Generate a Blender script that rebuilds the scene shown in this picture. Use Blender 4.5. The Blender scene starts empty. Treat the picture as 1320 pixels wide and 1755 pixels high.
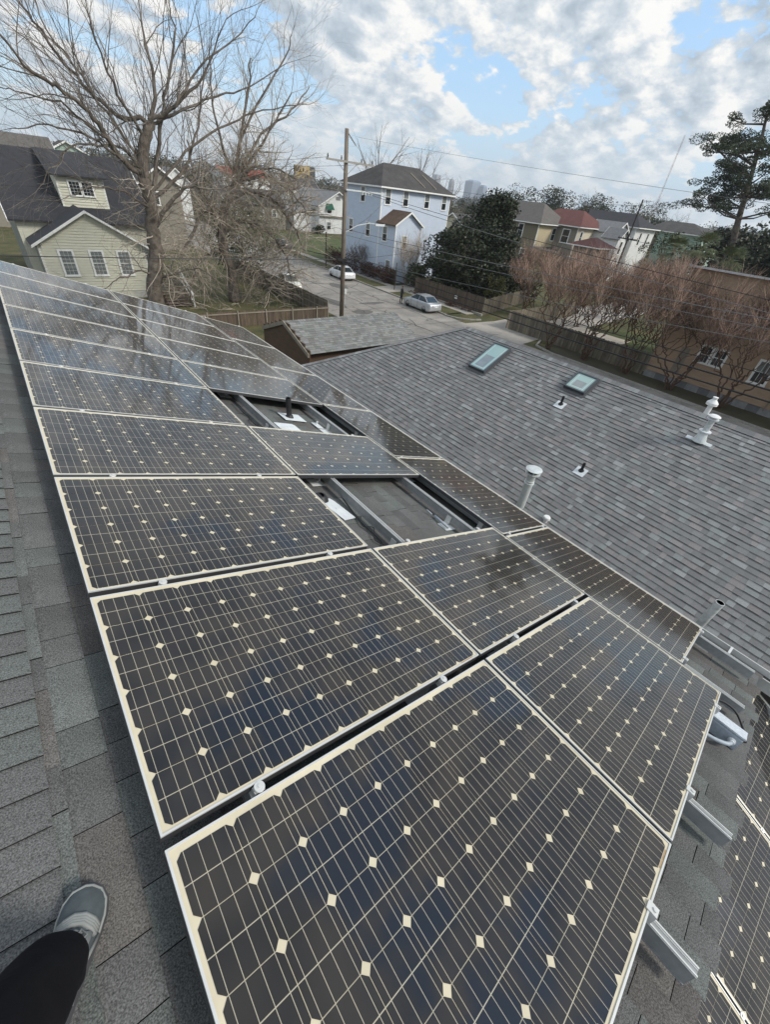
import bpy, math, random
from mathutils import Vector, Matrix
R = math.radians
V = Vector
scn = bpy.context.scene
# ------------------------------------------------------------------ camera
cam_data = bpy.data.cameras.new("camera"); cam = bpy.data.objects.new("camera", cam_data)
scn.collection.objects.link(cam); scn.camera = cam
cam_data.sensor_fit = 'HORIZONTAL'; cam_data.sensor_width = 36.0
cam_data.lens = 36.0 * 689.55 / 1320.0
cam_data.clip_start = 0.05; cam_data.clip_end = 9000
def set_cam(right, down, fwd, loc):
    m = Matrix(((right[0], -down[0], -fwd[0], loc[0]), (right[1], -down[1], -fwd[1], loc[1]),
                (right[2], -down[2], -fwd[2], loc[2]), (0, 0, 0, 1)))
    cam.matrix_world = m
set_cam((0.7802403, -0.6177972, 0.0977329), (-0.3260467, -0.5350679, -0.7793561), (0.5337778, 0.5762195, -0.6189123), (0.1939404, -0.5416994, 1.4873124))
scn.render.resolution_x = 771; scn.render.resolution_y = 1024
# ------------------------------------------------------------------ world / sun
SUN_EL, SUN_AZ = R(38), R(150)      # azimuth measured from +X towards +Y is derived below
sun_dir = V((0.42, -0.66, 0.62)).normalized()          # towards the sun
w = bpy.data.worlds.new("World"); scn.world = w; w.use_nodes = True
nt = w.node_tree; nt.nodes.clear()
def N(t, tree=None, **k):
    n = (tree or nt).nodes.new(t)
    for a, b in k.items(): setattr(n, a, b)
    return n
L = lambda a, b: nt.links.new(a, b)
sky = N('ShaderNodeTexSky', sky_type='NISHITA', sun_disc=False)
sky.sun_elevation = math.asin(sun_dir.z); sky.sun_rotation = math.atan2(sun_dir.x, sun_dir.y)
sky.air_density = 1.3; sky.dust_density = 1.2; sky.altitude = 20
tc = N('ShaderNodeTexCoord'); sep = N('ShaderNodeSeparateXYZ'); L(tc.outputs['Generated'], sep.inputs[0])
def mth(op, a, b=None, c=None, clamp=False):
    n = N('ShaderNodeMath', operation=op, use_clamp=clamp)
    for i, v_ in enumerate((a, b, c)):
        if v_ is None: continue
        if isinstance(v_, (int, float)): n.inputs[i].default_value = v_
        else: L(v_, n.inputs[i])
    return n.outputs[0]
zc = mth('MAXIMUM', sep.outputs['Z'], 0.0)
den = mth('ADD', zc, 0.38)
cx = mth('DIVIDE', sep.outputs['X'], den); cy = mth('DIVIDE', sep.outputs['Y'], den)
cmb = N('ShaderNodeCombineXYZ'); L(cx, cmb.inputs[0]); L(cy, cmb.inputs[1]); cmb.inputs[2].default_value = 1.9
def noise(vec, scale, detail, rough, dist=0.0, off=None):
    if off is not None:
        mp = N('ShaderNodeMapping'); L(vec, mp.inputs[0]); mp.inputs['Location'].default_value = off; vec = mp.outputs[0]
    n = N('ShaderNodeTexNoise'); L(vec, n.inputs['Vector']); n.inputs['Scale'].default_value = scale
    n.inputs['Detail'].default_value = detail; n.inputs['Roughness'].default_value = rough
    n.inputs['Distortion'].default_value = dist
    return n.outputs['Fac']
OFFS = (0.6, 2.3, 0.0)
def density(o, dt):
    bg = noise(cmb.outputs[0], 2.1, dt, 0.60, 0.03, o)
    n1 = noise(cmb.outputs[0], 4.6, dt - 1, 0.56, 0.0, (o[0] + 4, o[1] + 1, 0.5))
    pf = mth('ABSOLUTE', mth('SUBTRACT', mth('MULTIPLY', n1, 2.0), 1.0))
    return mth('ADD', bg, mth('MULTIPLY', mth('SUBTRACT', pf, 0.16), 0.42))
dens = density(OFFS, 8)
bigs = density((OFFS[0] + 0.03, OFFS[1] - 0.045, 0.02), 8)
mr = N('ShaderNodeMapRange', interpolation_type='SMOOTHSTEP'); L(dens, mr.inputs[0])
mr.inputs[1].default_value = 0.385; mr.inputs[2].default_value = 0.445
cov = mr.outputs[0]
edge = mth('MULTIPLY', mth('SUBTRACT', dens, bigs), 5.2)
thick = N('ShaderNodeMapRange', interpolation_type='SMOOTHSTEP'); L(dens, thick.inputs[0])
thick.inputs[1].default_value = 0.50; thick.inputs[2].default_value = 0.74
thick.inputs[3].default_value = 0.0; thick.inputs[4].default_value = 0.36
lit = mth('SUBTRACT', mth('ADD', 0.62, edge), thick.outputs[0], clamp=True)
cr = N('ShaderNodeValToRGB'); L(lit, cr.inputs[0])
e = cr.color_ramp.elements
e[0].position = 0.0; e[0].color = (0.42, 0.50, 0.58, 1); e[1].position = 1.0; e[1].color = (0.97, 0.96, 0.93, 1)
e2 = cr.color_ramp.elements.new(0.5); e2.color = (0.61, 0.68, 0.745, 1)
hz = N('ShaderNodeMapRange', interpolation_type='SMOOTHSTEP'); L(sep.outputs['Z'], hz.inputs[0])
hz.inputs[1].default_value = 0.0; hz.inputs[2].default_value = 0.16; hz.inputs[3].default_value = 0.6; hz.inputs[4].default_value = 0.0
mixh = N('ShaderNodeMixRGB'); L(hz.outputs[0], mixh.inputs[0]); L(cr.outputs[0], mixh.inputs[1]); mixh.inputs[2].default_value = (0.70, 0.81, 0.88, 1)
bs = N('ShaderNodeBackground'); bs.inputs[1].default_value = 0.15
tint = N('ShaderNodeMixRGB', blend_type='MIX'); tint.inputs[0].default_value = 0.5; L(sky.outputs[0], tint.inputs[1]); tint.inputs[2].default_value = (2.6, 4.5, 7.2, 1)
L(tint.outputs[0], bs.inputs[0])
bc = N('ShaderNodeBackground'); bc.inputs[1].default_value = 0.94; L(mixh.outputs[0], bc.inputs[0])
mx = N('ShaderNodeMixShader'); L(cov, mx.inputs[0]); L(bs.outputs[0], mx.inputs[1]); L(bc.outputs[0], mx.inputs[2])
wo = N('ShaderNodeOutputWorld'); L(mx.outputs[0], wo.inputs[0])
sl = bpy.data.lights.new("sun", 'SUN'); sl.energy = 2.7; sl.angle = R(14); sl.color = (1, 0.95, 0.87)
so = bpy.data.objects.new("sun", sl); scn.collection.objects.link(so)
so.rotation_euler = sun_dir.to_track_quat('Z', 'Y').to_euler()
scn.view_settings.view_transform = 'Standard'; scn.view_settings.look = 'None'
scn.view_settings.gamma = 1; scn.view_settings.use_curve_mapping = False
scn.view_settings.exposure = 0.2
# ------------------------------------------------------------------ helpers
col = scn.collection
rnd = random.Random(7)
MAT = {}
ATTRM = set()
def mat(name, c, rough=0.6, metal=0.0, var=0.12, scale=4.0, bump=0.0, bscale=60.0, coat=0.0, coatr=0.08, spec=0.4,
        attr=False, rndv=0.0, c2=None, detail=5, stretch=None, mott=None, bdist=0.01):
    if name in MAT: return MAT[name]
    m = bpy.data.materials.new(name); m.use_nodes = True; t = m.node_tree
    b = t.nodes['Principled BSDF']; l = t.links.new
    b.inputs['Roughness'].default_value = rough; b.inputs['Metallic'].default_value = metal
    b.inputs['Specular IOR Level'].default_value = spec
    if coat: b.inputs['Coat Weight'].default_value = coat; b.inputs['Coat Roughness'].default_value = coatr
    tcn = t.nodes.new('ShaderNodeTexCoord'); vec = tcn.outputs['Object']
    if stretch:
        mp = t.nodes.new('ShaderNodeMapping'); mp.inputs['Scale'].default_value = stretch; l(vec, mp.inputs[0]); vec = mp.outputs[0]
    n = t.nodes.new('ShaderNodeTexNoise'); n.inputs['Scale'].default_value = scale; n.inputs['Detail'].default_value = detail
    n.inputs['Roughness'].default_value = 0.65; l(vec, n.inputs['Vector'])
    ramp = t.nodes.new('ShaderNodeValToRGB'); l(n.outputs['Fac'], ramp.inputs[0])
    ramp.color_ramp.elements[0].position = 0.3; ramp.color_ramp.elements[1].position = 0.7
    ca = [max(0, x * (1 - var)) for x in c]; cb = [min(1, x * (1 + var)) for x in (c2 or c)]
    ramp.color_ramp.elements[0].color = (*ca, 1); ramp.color_ramp.elements[1].color = (*cb, 1)
    out = ramp.outputs[0]
    def mul(o, fac_out):
        q = t.nodes.new('ShaderNodeMixRGB'); q.blend_type = 'MULTIPLY'; q.inputs[0].default_value = 1; l(o, q.inputs[1]); l(fac_out, q.inputs[2]); return q.outputs[0]
    if mott:   # fine granule speckle: (scale, amount)
        n2 = t.nodes.new('ShaderNodeTexNoise'); n2.inputs['Scale'].default_value = mott[0]; n2.inputs['Detail'].default_value = 2; l(tcn.outputs['Object'], n2.inputs['Vector'])
        r2 = t.nodes.new('ShaderNodeMapRange'); l(n2.outputs['Fac'], r2.inputs[0]); r2.inputs[1].default_value = 0.3; r2.inputs[2].default_value = 0.7
        r2.inputs[3].default_value = 1 - mott[1]; r2.inputs[4].default_value = 1 + mott[1]
        out = mul(out, r2.outputs[0])
    if attr:
        ATTRM.add(name)
        a = t.nodes.new('ShaderNodeAttribute'); a.attribute_name = 'tone'; out = mul(out, a.outputs['Color'])
    if rndv:
        oi = t.nodes.new('ShaderNodeObjectInfo'); r3 = t.nodes.new('ShaderNodeMapRange'); l(oi.outputs['Random'], r3.inputs[0])
        r3.inputs[3].default_value = 1 - rndv; r3.inputs[4].default_value = 1 + rndv; out = mul(out, r3.outputs[0])
    l(out, b.inputs['Base Color'])
    if bump:
        n3 = t.nodes.new('ShaderNodeTexNoise'); n3.inputs['Scale'].default_value = bscale; n3.inputs['Detail'].default_value = 4; l(vec, n3.inputs['Vector'])
        bp = t.nodes.new('ShaderNodeBump'); bp.inputs['Strength'].default_value = bump; bp.inputs['Distance'].default_value = bdist
        l(n3.outputs['Fac'], bp.inputs['Height']); l(bp.outputs[0], b.inputs['Normal'])
    MAT[name] = m; return m
class MB:
    def __init__(s): s.v = []; s.f = []; s.m = []; s.t = []; s.tone = None; s.use_t = False
    def face(s, pts, mi=0):
        b = len(s.v); s.v.extend([tuple(p) for p in pts]); s.f.append(tuple(range(b, b + len(pts)))); s.m.append(mi); s.t.append(s.tone)
    def hull8(s, p, mi=0):     # p: 4 bottom (ccw from above) + 4 top
        b = len(s.v); s.v.extend([tuple(q) for q in p])
        for q in ((3, 2, 1, 0), (4, 5, 6, 7), (0, 1, 5, 4), (1, 2, 6, 5), (2, 3, 7, 6), (3, 0, 4, 7)):
            s.f.append(tuple(b + i for i in q)); s.m.append(mi); s.t.append(s.tone)
    def box(s, a, b, mi=0):
        x0, y0, z0 = a; x1, y1, z1 = b
        s.hull8([(x0, y0, z0), (x1, y0, z0), (x1, y1, z0), (x0, y1, z0), (x0, y0, z1), (x1, y0, z1), (x1, y1, z1), (x0, y1, z1)], mi)
    def fbox(s, O, A, B, Cc, a, b, c, mi=0):      # box in the frame O + A,B,C over ranges a,b,c
        P = lambda i, j, k: O + A * a[i] + B * b[j] + Cc * c[k]
        s.hull8([P(0, 0, 0), P(1, 0, 0), P(1, 1, 0), P(0, 1, 0), P(0, 0, 1), P(1, 0, 1), P(1, 1, 1), P(0, 1, 1)], mi)
    def prism(s, poly, d, mi=0):     # poly list of Vectors, d extrusion vector
        n = len(poly); b = len(s.v); s.v.extend([tuple(q) for q in poly] + [tuple(V(q) + d) for q in poly])
        s.f.append(tuple(range(b + n - 1, b - 1, -1))); s.f.append(tuple(range(b + n, b + 2 * n))); s.m += [mi, mi]; s.t += [s.tone] * 2
        for i in range(n):
            j = (i + 1) % n; s.f.append((b + i, b + j, b + n + j, b + n + i)); s.m.append(mi); s.t.append(s.tone)
    def tube(s, pts, rad, n=6, mi=0, caps=True, closed=False):
        pts = [V(p) for p in pts]; k = len(pts)
        if isinstance(rad, (int, float)): rad = [rad] * k
        up = None; b = len(s.v)
        for i, p in enumerate(pts):
            d = (pts[min(i + 1, k - 1)] - pts[max(i - 1, 0)])
            if d.length < 1e-9: d = V((0, 0, 1))
            d.normalize()
            if up is None:
                a = V((1, 0, 0)) if abs(d.x) < 0.8 else V((0, 1, 0)); up = d.cross(a).normalized()
            else:
                up = (up - d * up.dot(d)); up = up.normalized() if up.length > 1e-6 else d.orthogonal().normalized()
            sd = d.cross(up)
            for j in range(n):
                an = 2 * math.pi * j / n
                s.v.append(tuple(p + (up * math.cos(an) + sd * math.sin(an)) * rad[i]))
        for i in range(k - 1):
            for j in range(n):
                jj = (j + 1) % n
                s.f.append((b + i * n + j, b + i * n + jj, b + (i + 1) * n + jj, b + (i + 1) * n + j)); s.m.append(mi); s.t.append(s.tone)
        if caps and n > 2:
            s.f.append(tuple(b + j for j in range(n - 1, -1, -1))); s.f.append(tuple(b + (k - 1) * n + j for j in range(n))); s.m += [mi, mi]; s.t += [s.tone] * 2
    def lathe(s, O, A, prof, n=20, mi=0):        # prof: (height along A, radius)
        s.tube([O + A * h for h, r in prof], [max(r, 1e-4) for h, r in prof], n, mi)
    def build(s, name, mats, parent=None, smooth=False, loc=None, **props):
        me = bpy.data.meshes.new(name); 
        me.from_pydata(s.v, [], s.f)
        if not isinstance(mats, (list, tuple)): mats = [mats]
        for m in mats: me.materials.append(m)
        if len(mats) > 1: me.polygons.foreach_set('material_index', s.m)
        if smooth: me.polygons.foreach_set('use_smooth', [True] * len(s.f))
        if any(x is not None for x in s.t) or any(m.name in ATTRM for m in mats):
            at = me.attributes.new('tone', 'FLOAT_COLOR', 'FACE')
            arr = []
            for x in s.t:
                x = x or (1, 1, 1); arr += [x[0], x[1], x[2], 1]
            at.data.foreach_set('color', arr)
        me.update()
        return link(name, me, parent, loc, **props)
def link(name, me, parent=None, loc=None, **props):
    o = bpy.data.objects.new(name, me); col.objects.link(o)
    if loc is not None: o.location = loc
    if parent is not None: o.parent = parent
    for k, v_ in props.items(): o[k] = v_
    return o
def thing(name, label, cat, loc=(0, 0, 0), group=None, rz=0.0):
    o = bpy.data.objects.new(name, None); col.objects.link(o); o.location = loc; o.rotation_euler = (0, 0, rz)
    o.empty_display_size = 0.2
    o['label'] = label; o['category'] = cat
    if group: o['group'] = group
    return o
def tag(o, label, cat, group=None):
    o['label'] = label; o['category'] = cat
    if group: o['group'] = group
    return o
def struct(o): o['kind'] = 'structure'; return o
def frame(o, X, Y, Z, O):       # put an object in a given frame
    m = Matrix(((X[0], Y[0], Z[0], O[0]), (X[1], Y[1], Z[1], O[1]), (X[2], Y[2], Z[2], O[2]), (0, 0, 0, 1)))
    o.matrix_world = m; return o
ZUP = V((0, 0, 1)); GZ = -8.0

# ------------------------------------------------------------------ materials
m_grass = mat('grass', (0.045, 0.065, 0.02), 0.95, var=0.35, scale=0.5, bump=0.8, bscale=30, c2=(0.10, 0.085, 0.035), bdist=0.05, mott=(9, 0.3))
m_lawn = mat('lawn_green', (0.05, 0.085, 0.022), 0.95, var=0.3, scale=0.8, bump=0.8, bscale=30, c2=(0.08, 0.085, 0.03), bdist=0.05, mott=(12, 0.3))
m_dirt = mat('dirt', (0.09, 0.07, 0.05), 0.95, var=0.3, scale=0.6, bump=0.5, bscale=12, c2=(0.06, 0.06, 0.03), bdist=0.05)
m_road = mat('asphalt', (0.215, 0.20, 0.18), 0.9, var=0.16, scale=0.55, bump=0.3, bscale=40, c2=(0.29, 0.265, 0.235), mott=(18, 0.12), detail=9)
m_patch = mat('asphalt_patch', (0.12, 0.115, 0.105), 0.9, var=0.2, scale=1, mott=(20, 0.15))
m_crack = mat('asphalt_crack', (0.05, 0.048, 0.045), 0.9, var=0.3)
m_conc = mat('concrete', (0.34, 0.31, 0.27), 0.9, var=0.15, scale=0.8, bump=0.2, bscale=30, mott=(15, 0.1))
m_kerb = mat('kerb_concrete', (0.30, 0.28, 0.25), 0.9, var=0.2, scale=1.5, mott=(10, 0.15))
m_white = mat('white_paint', (0.72, 0.72, 0.70), 0.6, var=0.05, scale=2)
m_trimw = mat('white_trim', (0.80, 0.80, 0.77), 0.6, var=0.08, scale=3)
m_sage = mat('sage_siding', (0.60, 0.59, 0.48), 0.75, var=0.07, scale=1.5, stretch=(1, 1, 4))
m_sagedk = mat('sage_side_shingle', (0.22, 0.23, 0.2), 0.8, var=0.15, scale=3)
m_blue = mat('pale_blue_siding', (0.52, 0.59, 0.69), 0.75, var=0.06, scale=1.2, stretch=(1, 1, 4))
m_offw = mat('white_siding', (0.68, 0.69, 0.68), 0.75, var=0.06, scale=1, stretch=(1, 1, 4))
m_tan = mat('tan_siding', (0.40, 0.285, 0.195), 0.8, var=0.13, scale=1.2, stretch=(1, 1, 5))
m_olive = mat('olive_siding', (0.20, 0.17, 0.115), 0.8, var=0.08)
m_cream = mat('cream_siding', (0.52, 0.44, 0.29), 0.8, var=0.06)
m_cream2 = mat('pale_cream_siding', (0.60, 0.54, 0.42), 0.8, var=0.05)
m_taupe = mat('taupe_siding', (0.24, 0.22, 0.18), 0.8, var=0.08)
m_mint = mat('mint_siding', (0.36, 0.48, 0.41), 0.8, var=0.06)
m_brownw = mat('brown_board', (0.085, 0.052, 0.032), 0.85, var=0.2, scale=2, stretch=(1, 1, 6))
m_dkroof = mat('black_shingle', (0.035, 0.035, 0.04), 0.9, var=0.2, scale=2, mott=(14, 0.3), bump=0.3, bscale=12)
m_grroof = mat('brown_grey_shingle', (0.115, 0.105, 0.095), 0.9, var=0.15, scale=1.5, mott=(9, 0.2))
m_blroof = mat('charcoal_shingle', (0.062, 0.058, 0.055), 0.9, var=0.3, scale=0.8, mott=(9, 0.25))
m_redroof = mat('maroon_shingle', (0.12, 0.045, 0.038), 0.85, var=0.2, scale=1, mott=(9, 0.2))
m_brnroof = mat('brown_shingle', (0.10, 0.065, 0.045), 0.9, var=0.25, scale=1.5, mott=(9, 0.2))
m_ltroof = mat('pale_grey_shingle', (0.2, 0.2, 0.2), 0.9, var=0.12, scale=1.5, mott=(9, 0.2))
m_redmet = mat('red_metal_roof', (0.35, 0.06, 0.04), 0.6, var=0.12)
m_pale = mat('pale_metal_roof', (0.5, 0.5, 0.5), 0.5, metal=0.3, var=0.12)
m_glassd = mat('window_glass', (0.02, 0.025, 0.03), 0.08, var=0.3, scale=0.7, spec=0.6)
m_blind = mat('window_blind', (0.18, 0.20, 0.20), 0.25, var=0.25, scale=1.5, stretch=(1, 1, 8), coat=0.6)
m_found = mat('concrete_block', (0.28, 0.28, 0.28), 0.9, var=0.2, scale=2)
m_fence = mat('weathered_fence', (0.125, 0.11, 0.082), 0.9, var=0.3, scale=1.5, stretch=(6, 6, 1), attr=True, c2=(0.17, 0.15, 0.12))
m_fenceb = mat('brown_fence', (0.105, 0.08, 0.06), 0.9, var=0.3, scale=1.5, stretch=(6, 6, 1), attr=True)
m_rail = mat('fence_rail', (0.24, 0.21, 0.165), 0.9, var=0.2, scale=3)
m_pole = mat('pole_wood', (0.16, 0.125, 0.095), 0.9, var=0.3, scale=3, stretch=(6, 6, 0.6), c2=(0.2, 0.17, 0.14))
m_dkpole = mat('dark_pole_wood', (0.04, 0.033, 0.03), 0.9, var=0.2)
m_cable = mat('black_cable', (0.018, 0.018, 0.02), 0.5, var=0.1)
m_wire = mat('grey_wire', (0.14, 0.14, 0.14), 0.5, var=0.1)
m_bark = mat('grey_bark', (0.15, 0.13, 0.115), 0.95, var=0.35, scale=3, bump=0.8, bscale=14, c2=(0.20, 0.175, 0.15), bdist=0.03, attr=True)
m_barkdk = mat('dark_bark', (0.07, 0.054, 0.042), 0.95, var=0.35, scale=3, bump=0.8, bscale=14, c2=(0.14, 0.12, 0.10), bdist=0.03)
m_barkp = mat('pale_twig', (0.36, 0.31, 0.25), 0.95, var=0.3, scale=2, attr=True)
m_crape = mat('crape_bark', (0.10, 0.06, 0.04), 0.9, var=0.3, scale=3)
m_crapet = mat('crape_twig', (0.20, 0.138, 0.105), 0.9, var=0.3, scale=1.2, c2=(0.29, 0.205, 0.16), attr=True)
m_leafd = mat('dark_leaf', (0.013, 0.024, 0.010), 0.5, var=0.4, scale=1.2, c2=(0.036, 0.042, 0.02), spec=0.35, attr=True)
m_leafo = mat('olive_leaf', (0.05, 0.07, 0.03), 0.7, var=0.35, scale=1.0, c2=(0.075, 0.085, 0.04), attr=True)
m_leafy = mat('yellow_green_leaf', (0.13, 0.13, 0.045), 0.7, var=0.35, scale=1.5, attr=True)
m_leafr = mat('red_brown_leaf', (0.09, 0.045, 0.032), 0.8, var=0.35, scale=1.5, attr=True)
m_pine = mat('pine_needle', (0.028, 0.045, 0.02), 0.7, var=0.35, scale=1.2, c2=(0.05, 0.065, 0.032), attr=True)
m_palm = mat('palm_frond', (0.13, 0.15, 0.07), 0.6, var=0.3, scale=1, attr=True)
m_alu = mat('aluminium', (0.62, 0.62, 0.60), 0.5, metal=0.35, var=0.06, scale=8)
m_aludk = mat('anodised_side', (0.07, 0.07, 0.075), 0.45, metal=0.4, var=0.1)  # silver frame's side, coloured dark to imitate its reflection of the roof
m_galv = mat('galvanised_steel', (0.58, 0.6, 0.59), 0.45, metal=0.25, var=0.22, scale=18, c2=(0.6, 0.63, 0.62), bump=0.1)
m_vent = mat('vent_steel', (0.62, 0.65, 0.64), 0.45, metal=0.35, var=0.15, scale=10)
m_flash = mat('white_flashing', (0.62, 0.65, 0.66), 0.5, var=0.12, scale=9)
m_blackp = mat('black_pipe', (0.02, 0.02, 0.022), 0.5, var=0.2)
m_dark = mat('dark_gap', (0.02, 0.02, 0.02), 0.9, var=0.1)
m_gutter = mat('gutter_white', (0.5, 0.5, 0.48), 0.5, var=0.15, scale=5)
m_boxg = mat('grey_box', (0.33, 0.37, 0.41), 0.5, var=0.12, scale=14, mott=(60, 0.08))
m_sh_main = mat('main_shingle', (0.122, 0.122, 0.119), 0.97, spec=0.15, var=0.22, scale=2.2, attr=True, mott=(240, 0.55), bump=0.7, bscale=210, bdist=0.004, detail=6)
m_sh_grey = mat('grey_shingle', (0.225, 0.225, 0.224), 0.95, var=0.08, spec=0.2, scale=1.2, attr=True, mott=(110, 0.22), bump=0.3, bscale=140, bdist=0.003)
m_sh_gar = mat('pale_green_grey_shingle', (0.185, 0.188, 0.182), 0.95, var=0.1, scale=2, attr=True, mott=(60, 0.2))
m_backs = mat('cream_backsheet', (0.56, 0.49, 0.34), 0.5, var=0.08, scale=3, coat=0.8, coatr=0.06, c2=(0.62, 0.55, 0.40))
m_lbl = mat('printed_label', (0.40, 0.27, 0.14), 0.5, var=0.3, scale=60)
m_trouser = mat('black_trousers', (0.010, 0.010, 0.012), 0.95, spec=0.1, var=0.2, scale=6, bump=0.3, bscale=12, bdist=0.02)
m_shoe = mat('grey_shoe_mesh', (0.075, 0.09, 0.095), 0.9, var=0.15, scale=40, bump=0.6, bscale=500, bdist=0.002)
m_shoel = mat('pale_shoe_trim', (0.24, 0.25, 0.24), 0.6, var=0.12, scale=20)
m_sole = mat('shoe_sole', (0.06, 0.06, 0.065), 0.8, var=0.1)
m_car_s = mat('silver_car_paint', (0.50, 0.52, 0.54), 0.3, metal=0.4, var=0.02, coat=1, coatr=0.05)
m_car_w = mat('white_car_paint', (0.72, 0.74, 0.76), 0.35, var=0.02, coat=1, coatr=0.05)
m_car_c = mat('cream_car_paint', (0.62, 0.61, 0.54), 0.35, var=0.03, coat=1, coatr=0.05)
m_car_d = mat('dark_car_paint', (0.03, 0.03, 0.035), 0.3, var=0.02, coat=1, coatr=0.05)
m_cglass = mat('car_glass', (0.02, 0.028, 0.03), 0.06, var=0.1, spec=0.7)
m_tyre = mat('tyre_rubber', (0.02, 0.02, 0.02), 0.85, var=0.1)
m_rim = mat('wheel_rim', (0.4, 0.4, 0.42), 0.35, metal=0.8, var=0.05)
m_tail = mat('tail_lamp_red', (0.35, 0.02, 0.02), 0.3, var=0.05)
m_head = mat('headlamp_clear', (0.6, 0.62, 0.62), 0.15, var=0.05)
m_skin = mat('skin', (0.28, 0.16, 0.11), 0.6, var=0.08)
m_cloth = mat('dark_cloth', (0.02, 0.02, 0.025), 0.9, var=0.2)
m_tower = mat('tower_glass', (0.22, 0.28, 0.38), 0.4, var=0.12, scale=0.02)
m_tower2 = mat('tower_stone', (0.30, 0.31, 0.33), 0.6, var=0.1, scale=0.02)
m_green_awn = mat('green_canvas', (0.015, 0.09, 0.055), 0.8, var=0.1)
m_bbyel = mat('billboard_yellow', (0.42, 0.30, 0.07), 0.6, var=0.12, scale=0.3)
m_bbdk = mat('billboard_dark', (0.05, 0.03, 0.02), 0.7, var=0.1)
def cell_mat():
    m = bpy.data.materials.new('solar_cell'); m.use_nodes = True; t = m.node_tree; b = t.nodes['Principled BSDF']; l = t.links.new
    uv = t.nodes.new('ShaderNodeAttribute'); uv.attribute_name = 'cuv'; s = t.nodes.new('ShaderNodeSeparateXYZ'); l(uv.outputs['Vector'], s.inputs[0])
    def mm(op, a, c=None, d=None):
        n = t.nodes.new('ShaderNodeMath'); n.operation = op
        for i, x in enumerate((a, c, d)):
            if x is None: continue
            if isinstance(x, (int, float)): n.inputs[i].default_value = x
            else: l(x, n.inputs[i])
        return n.outputs[0]
    # four fine fingers across the cell and one wider busbar along its middle
    fx = mm('ABSOLUTE', mm('SUBTRACT', mm('FRACT', mm('MULTIPLY', s.outputs['X'], 4.0)), 0.5))
    lx = mm('LESS_THAN', fx, 0.021)
    fy = mm('ABSOLUTE', mm('SUBTRACT', s.outputs['Y'], 0.5))
    ly = mm('LESS_THAN', fy, 0.0075)
    line = mm('MAXIMUM', lx, ly)
    oi = t.nodes.new('ShaderNodeObjectInfo'); ge = t.nodes.new('ShaderNodeNewGeometry')
    tcn = t.nodes.new('ShaderNodeTexCoord')
    n = t.nodes.new('ShaderNodeTexNoise'); n.inputs['Scale'].default_value = 1.3; l(ge.outputs['Position'], n.inputs['Vector'])
    rp = t.nodes.new('ShaderNodeValToRGB'); l(n.outputs['Fac'], rp.inputs[0])
    rp.color_ramp.elements[0].position = 0.35; rp.color_ramp.elements[0].color = (0.007, 0.008, 0.012, 1)
    rp.color_ramp.elements[1].position = 0.65; rp.color_ramp.elements[1].color = (0.013, 0.0105, 0.0095, 1)
    mixc = t.nodes.new('ShaderNodeMixRGB'); l(line, mixc.inputs[0]); l(rp.outputs[0], mixc.inputs[1]); mixc.inputs[2].default_value = (0.42, 0.38, 0.29, 1)
    # dust film: thin, streaky, down the slope
    mp = t.nodes.new('ShaderNodeMapping'); mp.inputs['Scale'].default_value = (0.8, 1.6, 0.8); l(ge.outputs['Position'], mp.inputs[0])
    n2 = t.nodes.new('ShaderNodeTexNoise'); n2.inputs['Scale'].default_value = 1.4; n2.inputs['Detail'].default_value = 3; l(mp.outputs[0], n2.inputs['Vector'])
    r2 = t.nodes.new('ShaderNodeMapRange'); l(n2.outputs['Fac'], r2.inputs[0]); r2.inputs[1].default_value = 0.4; r2.inputs[2].default_value = 0.75
    r2.inputs[3].default_value = 0.0; r2.inputs[4].default_value = 0.024
    mixd = t.nodes.new('ShaderNodeMixRGB'); l(r2.outputs[0], mixd.inputs[0]); l(mixc.outputs[0], mixd.inputs[1]); mixd.inputs[2].default_value = (0.33, 0.30, 0.25, 1)
    l(mixd.outputs[0], b.inputs['Base Color']); b.inputs['Roughness'].default_value = 0.35; b.inputs['Specular IOR Level'].default_value = 0.07
    b.inputs['Coat Weight'].default_value = 1.0; b.inputs['Coat IOR'].default_value = 1.52
    b.inputs['Sheen Weight'].default_value = 0.07; b.inputs['Sheen Roughness'].default_value = 0.35; b.inputs['Sheen Tint'].default_value = (0.85, 0.72, 0.58, 1)
    n4 = t.nodes.new('ShaderNodeMapRange'); l(n2.outputs['Fac'], n4.inputs[0]); n4.inputs[3].default_value = 0.025; n4.inputs[4].default_value = 0.10
    l(n4.outputs[0], b.inputs['Coat Roughness'])
    return m
m_cell = cell_mat()
m_railb = mat('rail_extrusion', (0.27, 0.28, 0.28), 0.5, metal=0.3, var=0.15, scale=20)

# ------------------------------------------------------------------ main roof frame (u down the slope, v along the ridge, h off the panel plane)
TH = R(18.32)
U = V((math.cos(TH), 0, -math.sin(TH))); VV = V((0, 1, 0)); NN = V((math.sin(TH), 0, math.cos(TH)))
O0 = V((0, 0, 0))
def P(u, v, h=0.0): return U * u + VV * v + NN * h
RH = -0.16                # shingle surface
UR = -0.37                # ridge line
UE = 4.66; V0 = -1.34; V1 = 9.85
def tone_main():
    k = rnd.random()
    if k < 0.6: g = rnd.uniform(0.82, 1.05); return (g, g, g * 1.0)
    if k < 0.82: g = rnd.uniform(0.95, 1.2); return (g * 0.96, g * 1.03, g)
    g = rnd.uniform(0.75, 1.05); return (g * 1.06, g, g * 0.96)
house = thing('shingled_house', 'dark shingled house roof in the foreground that carries the solar panels', 'house', P(UR, V0, RH))
def HL(p): return p - house.location
mb = MB()
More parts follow.
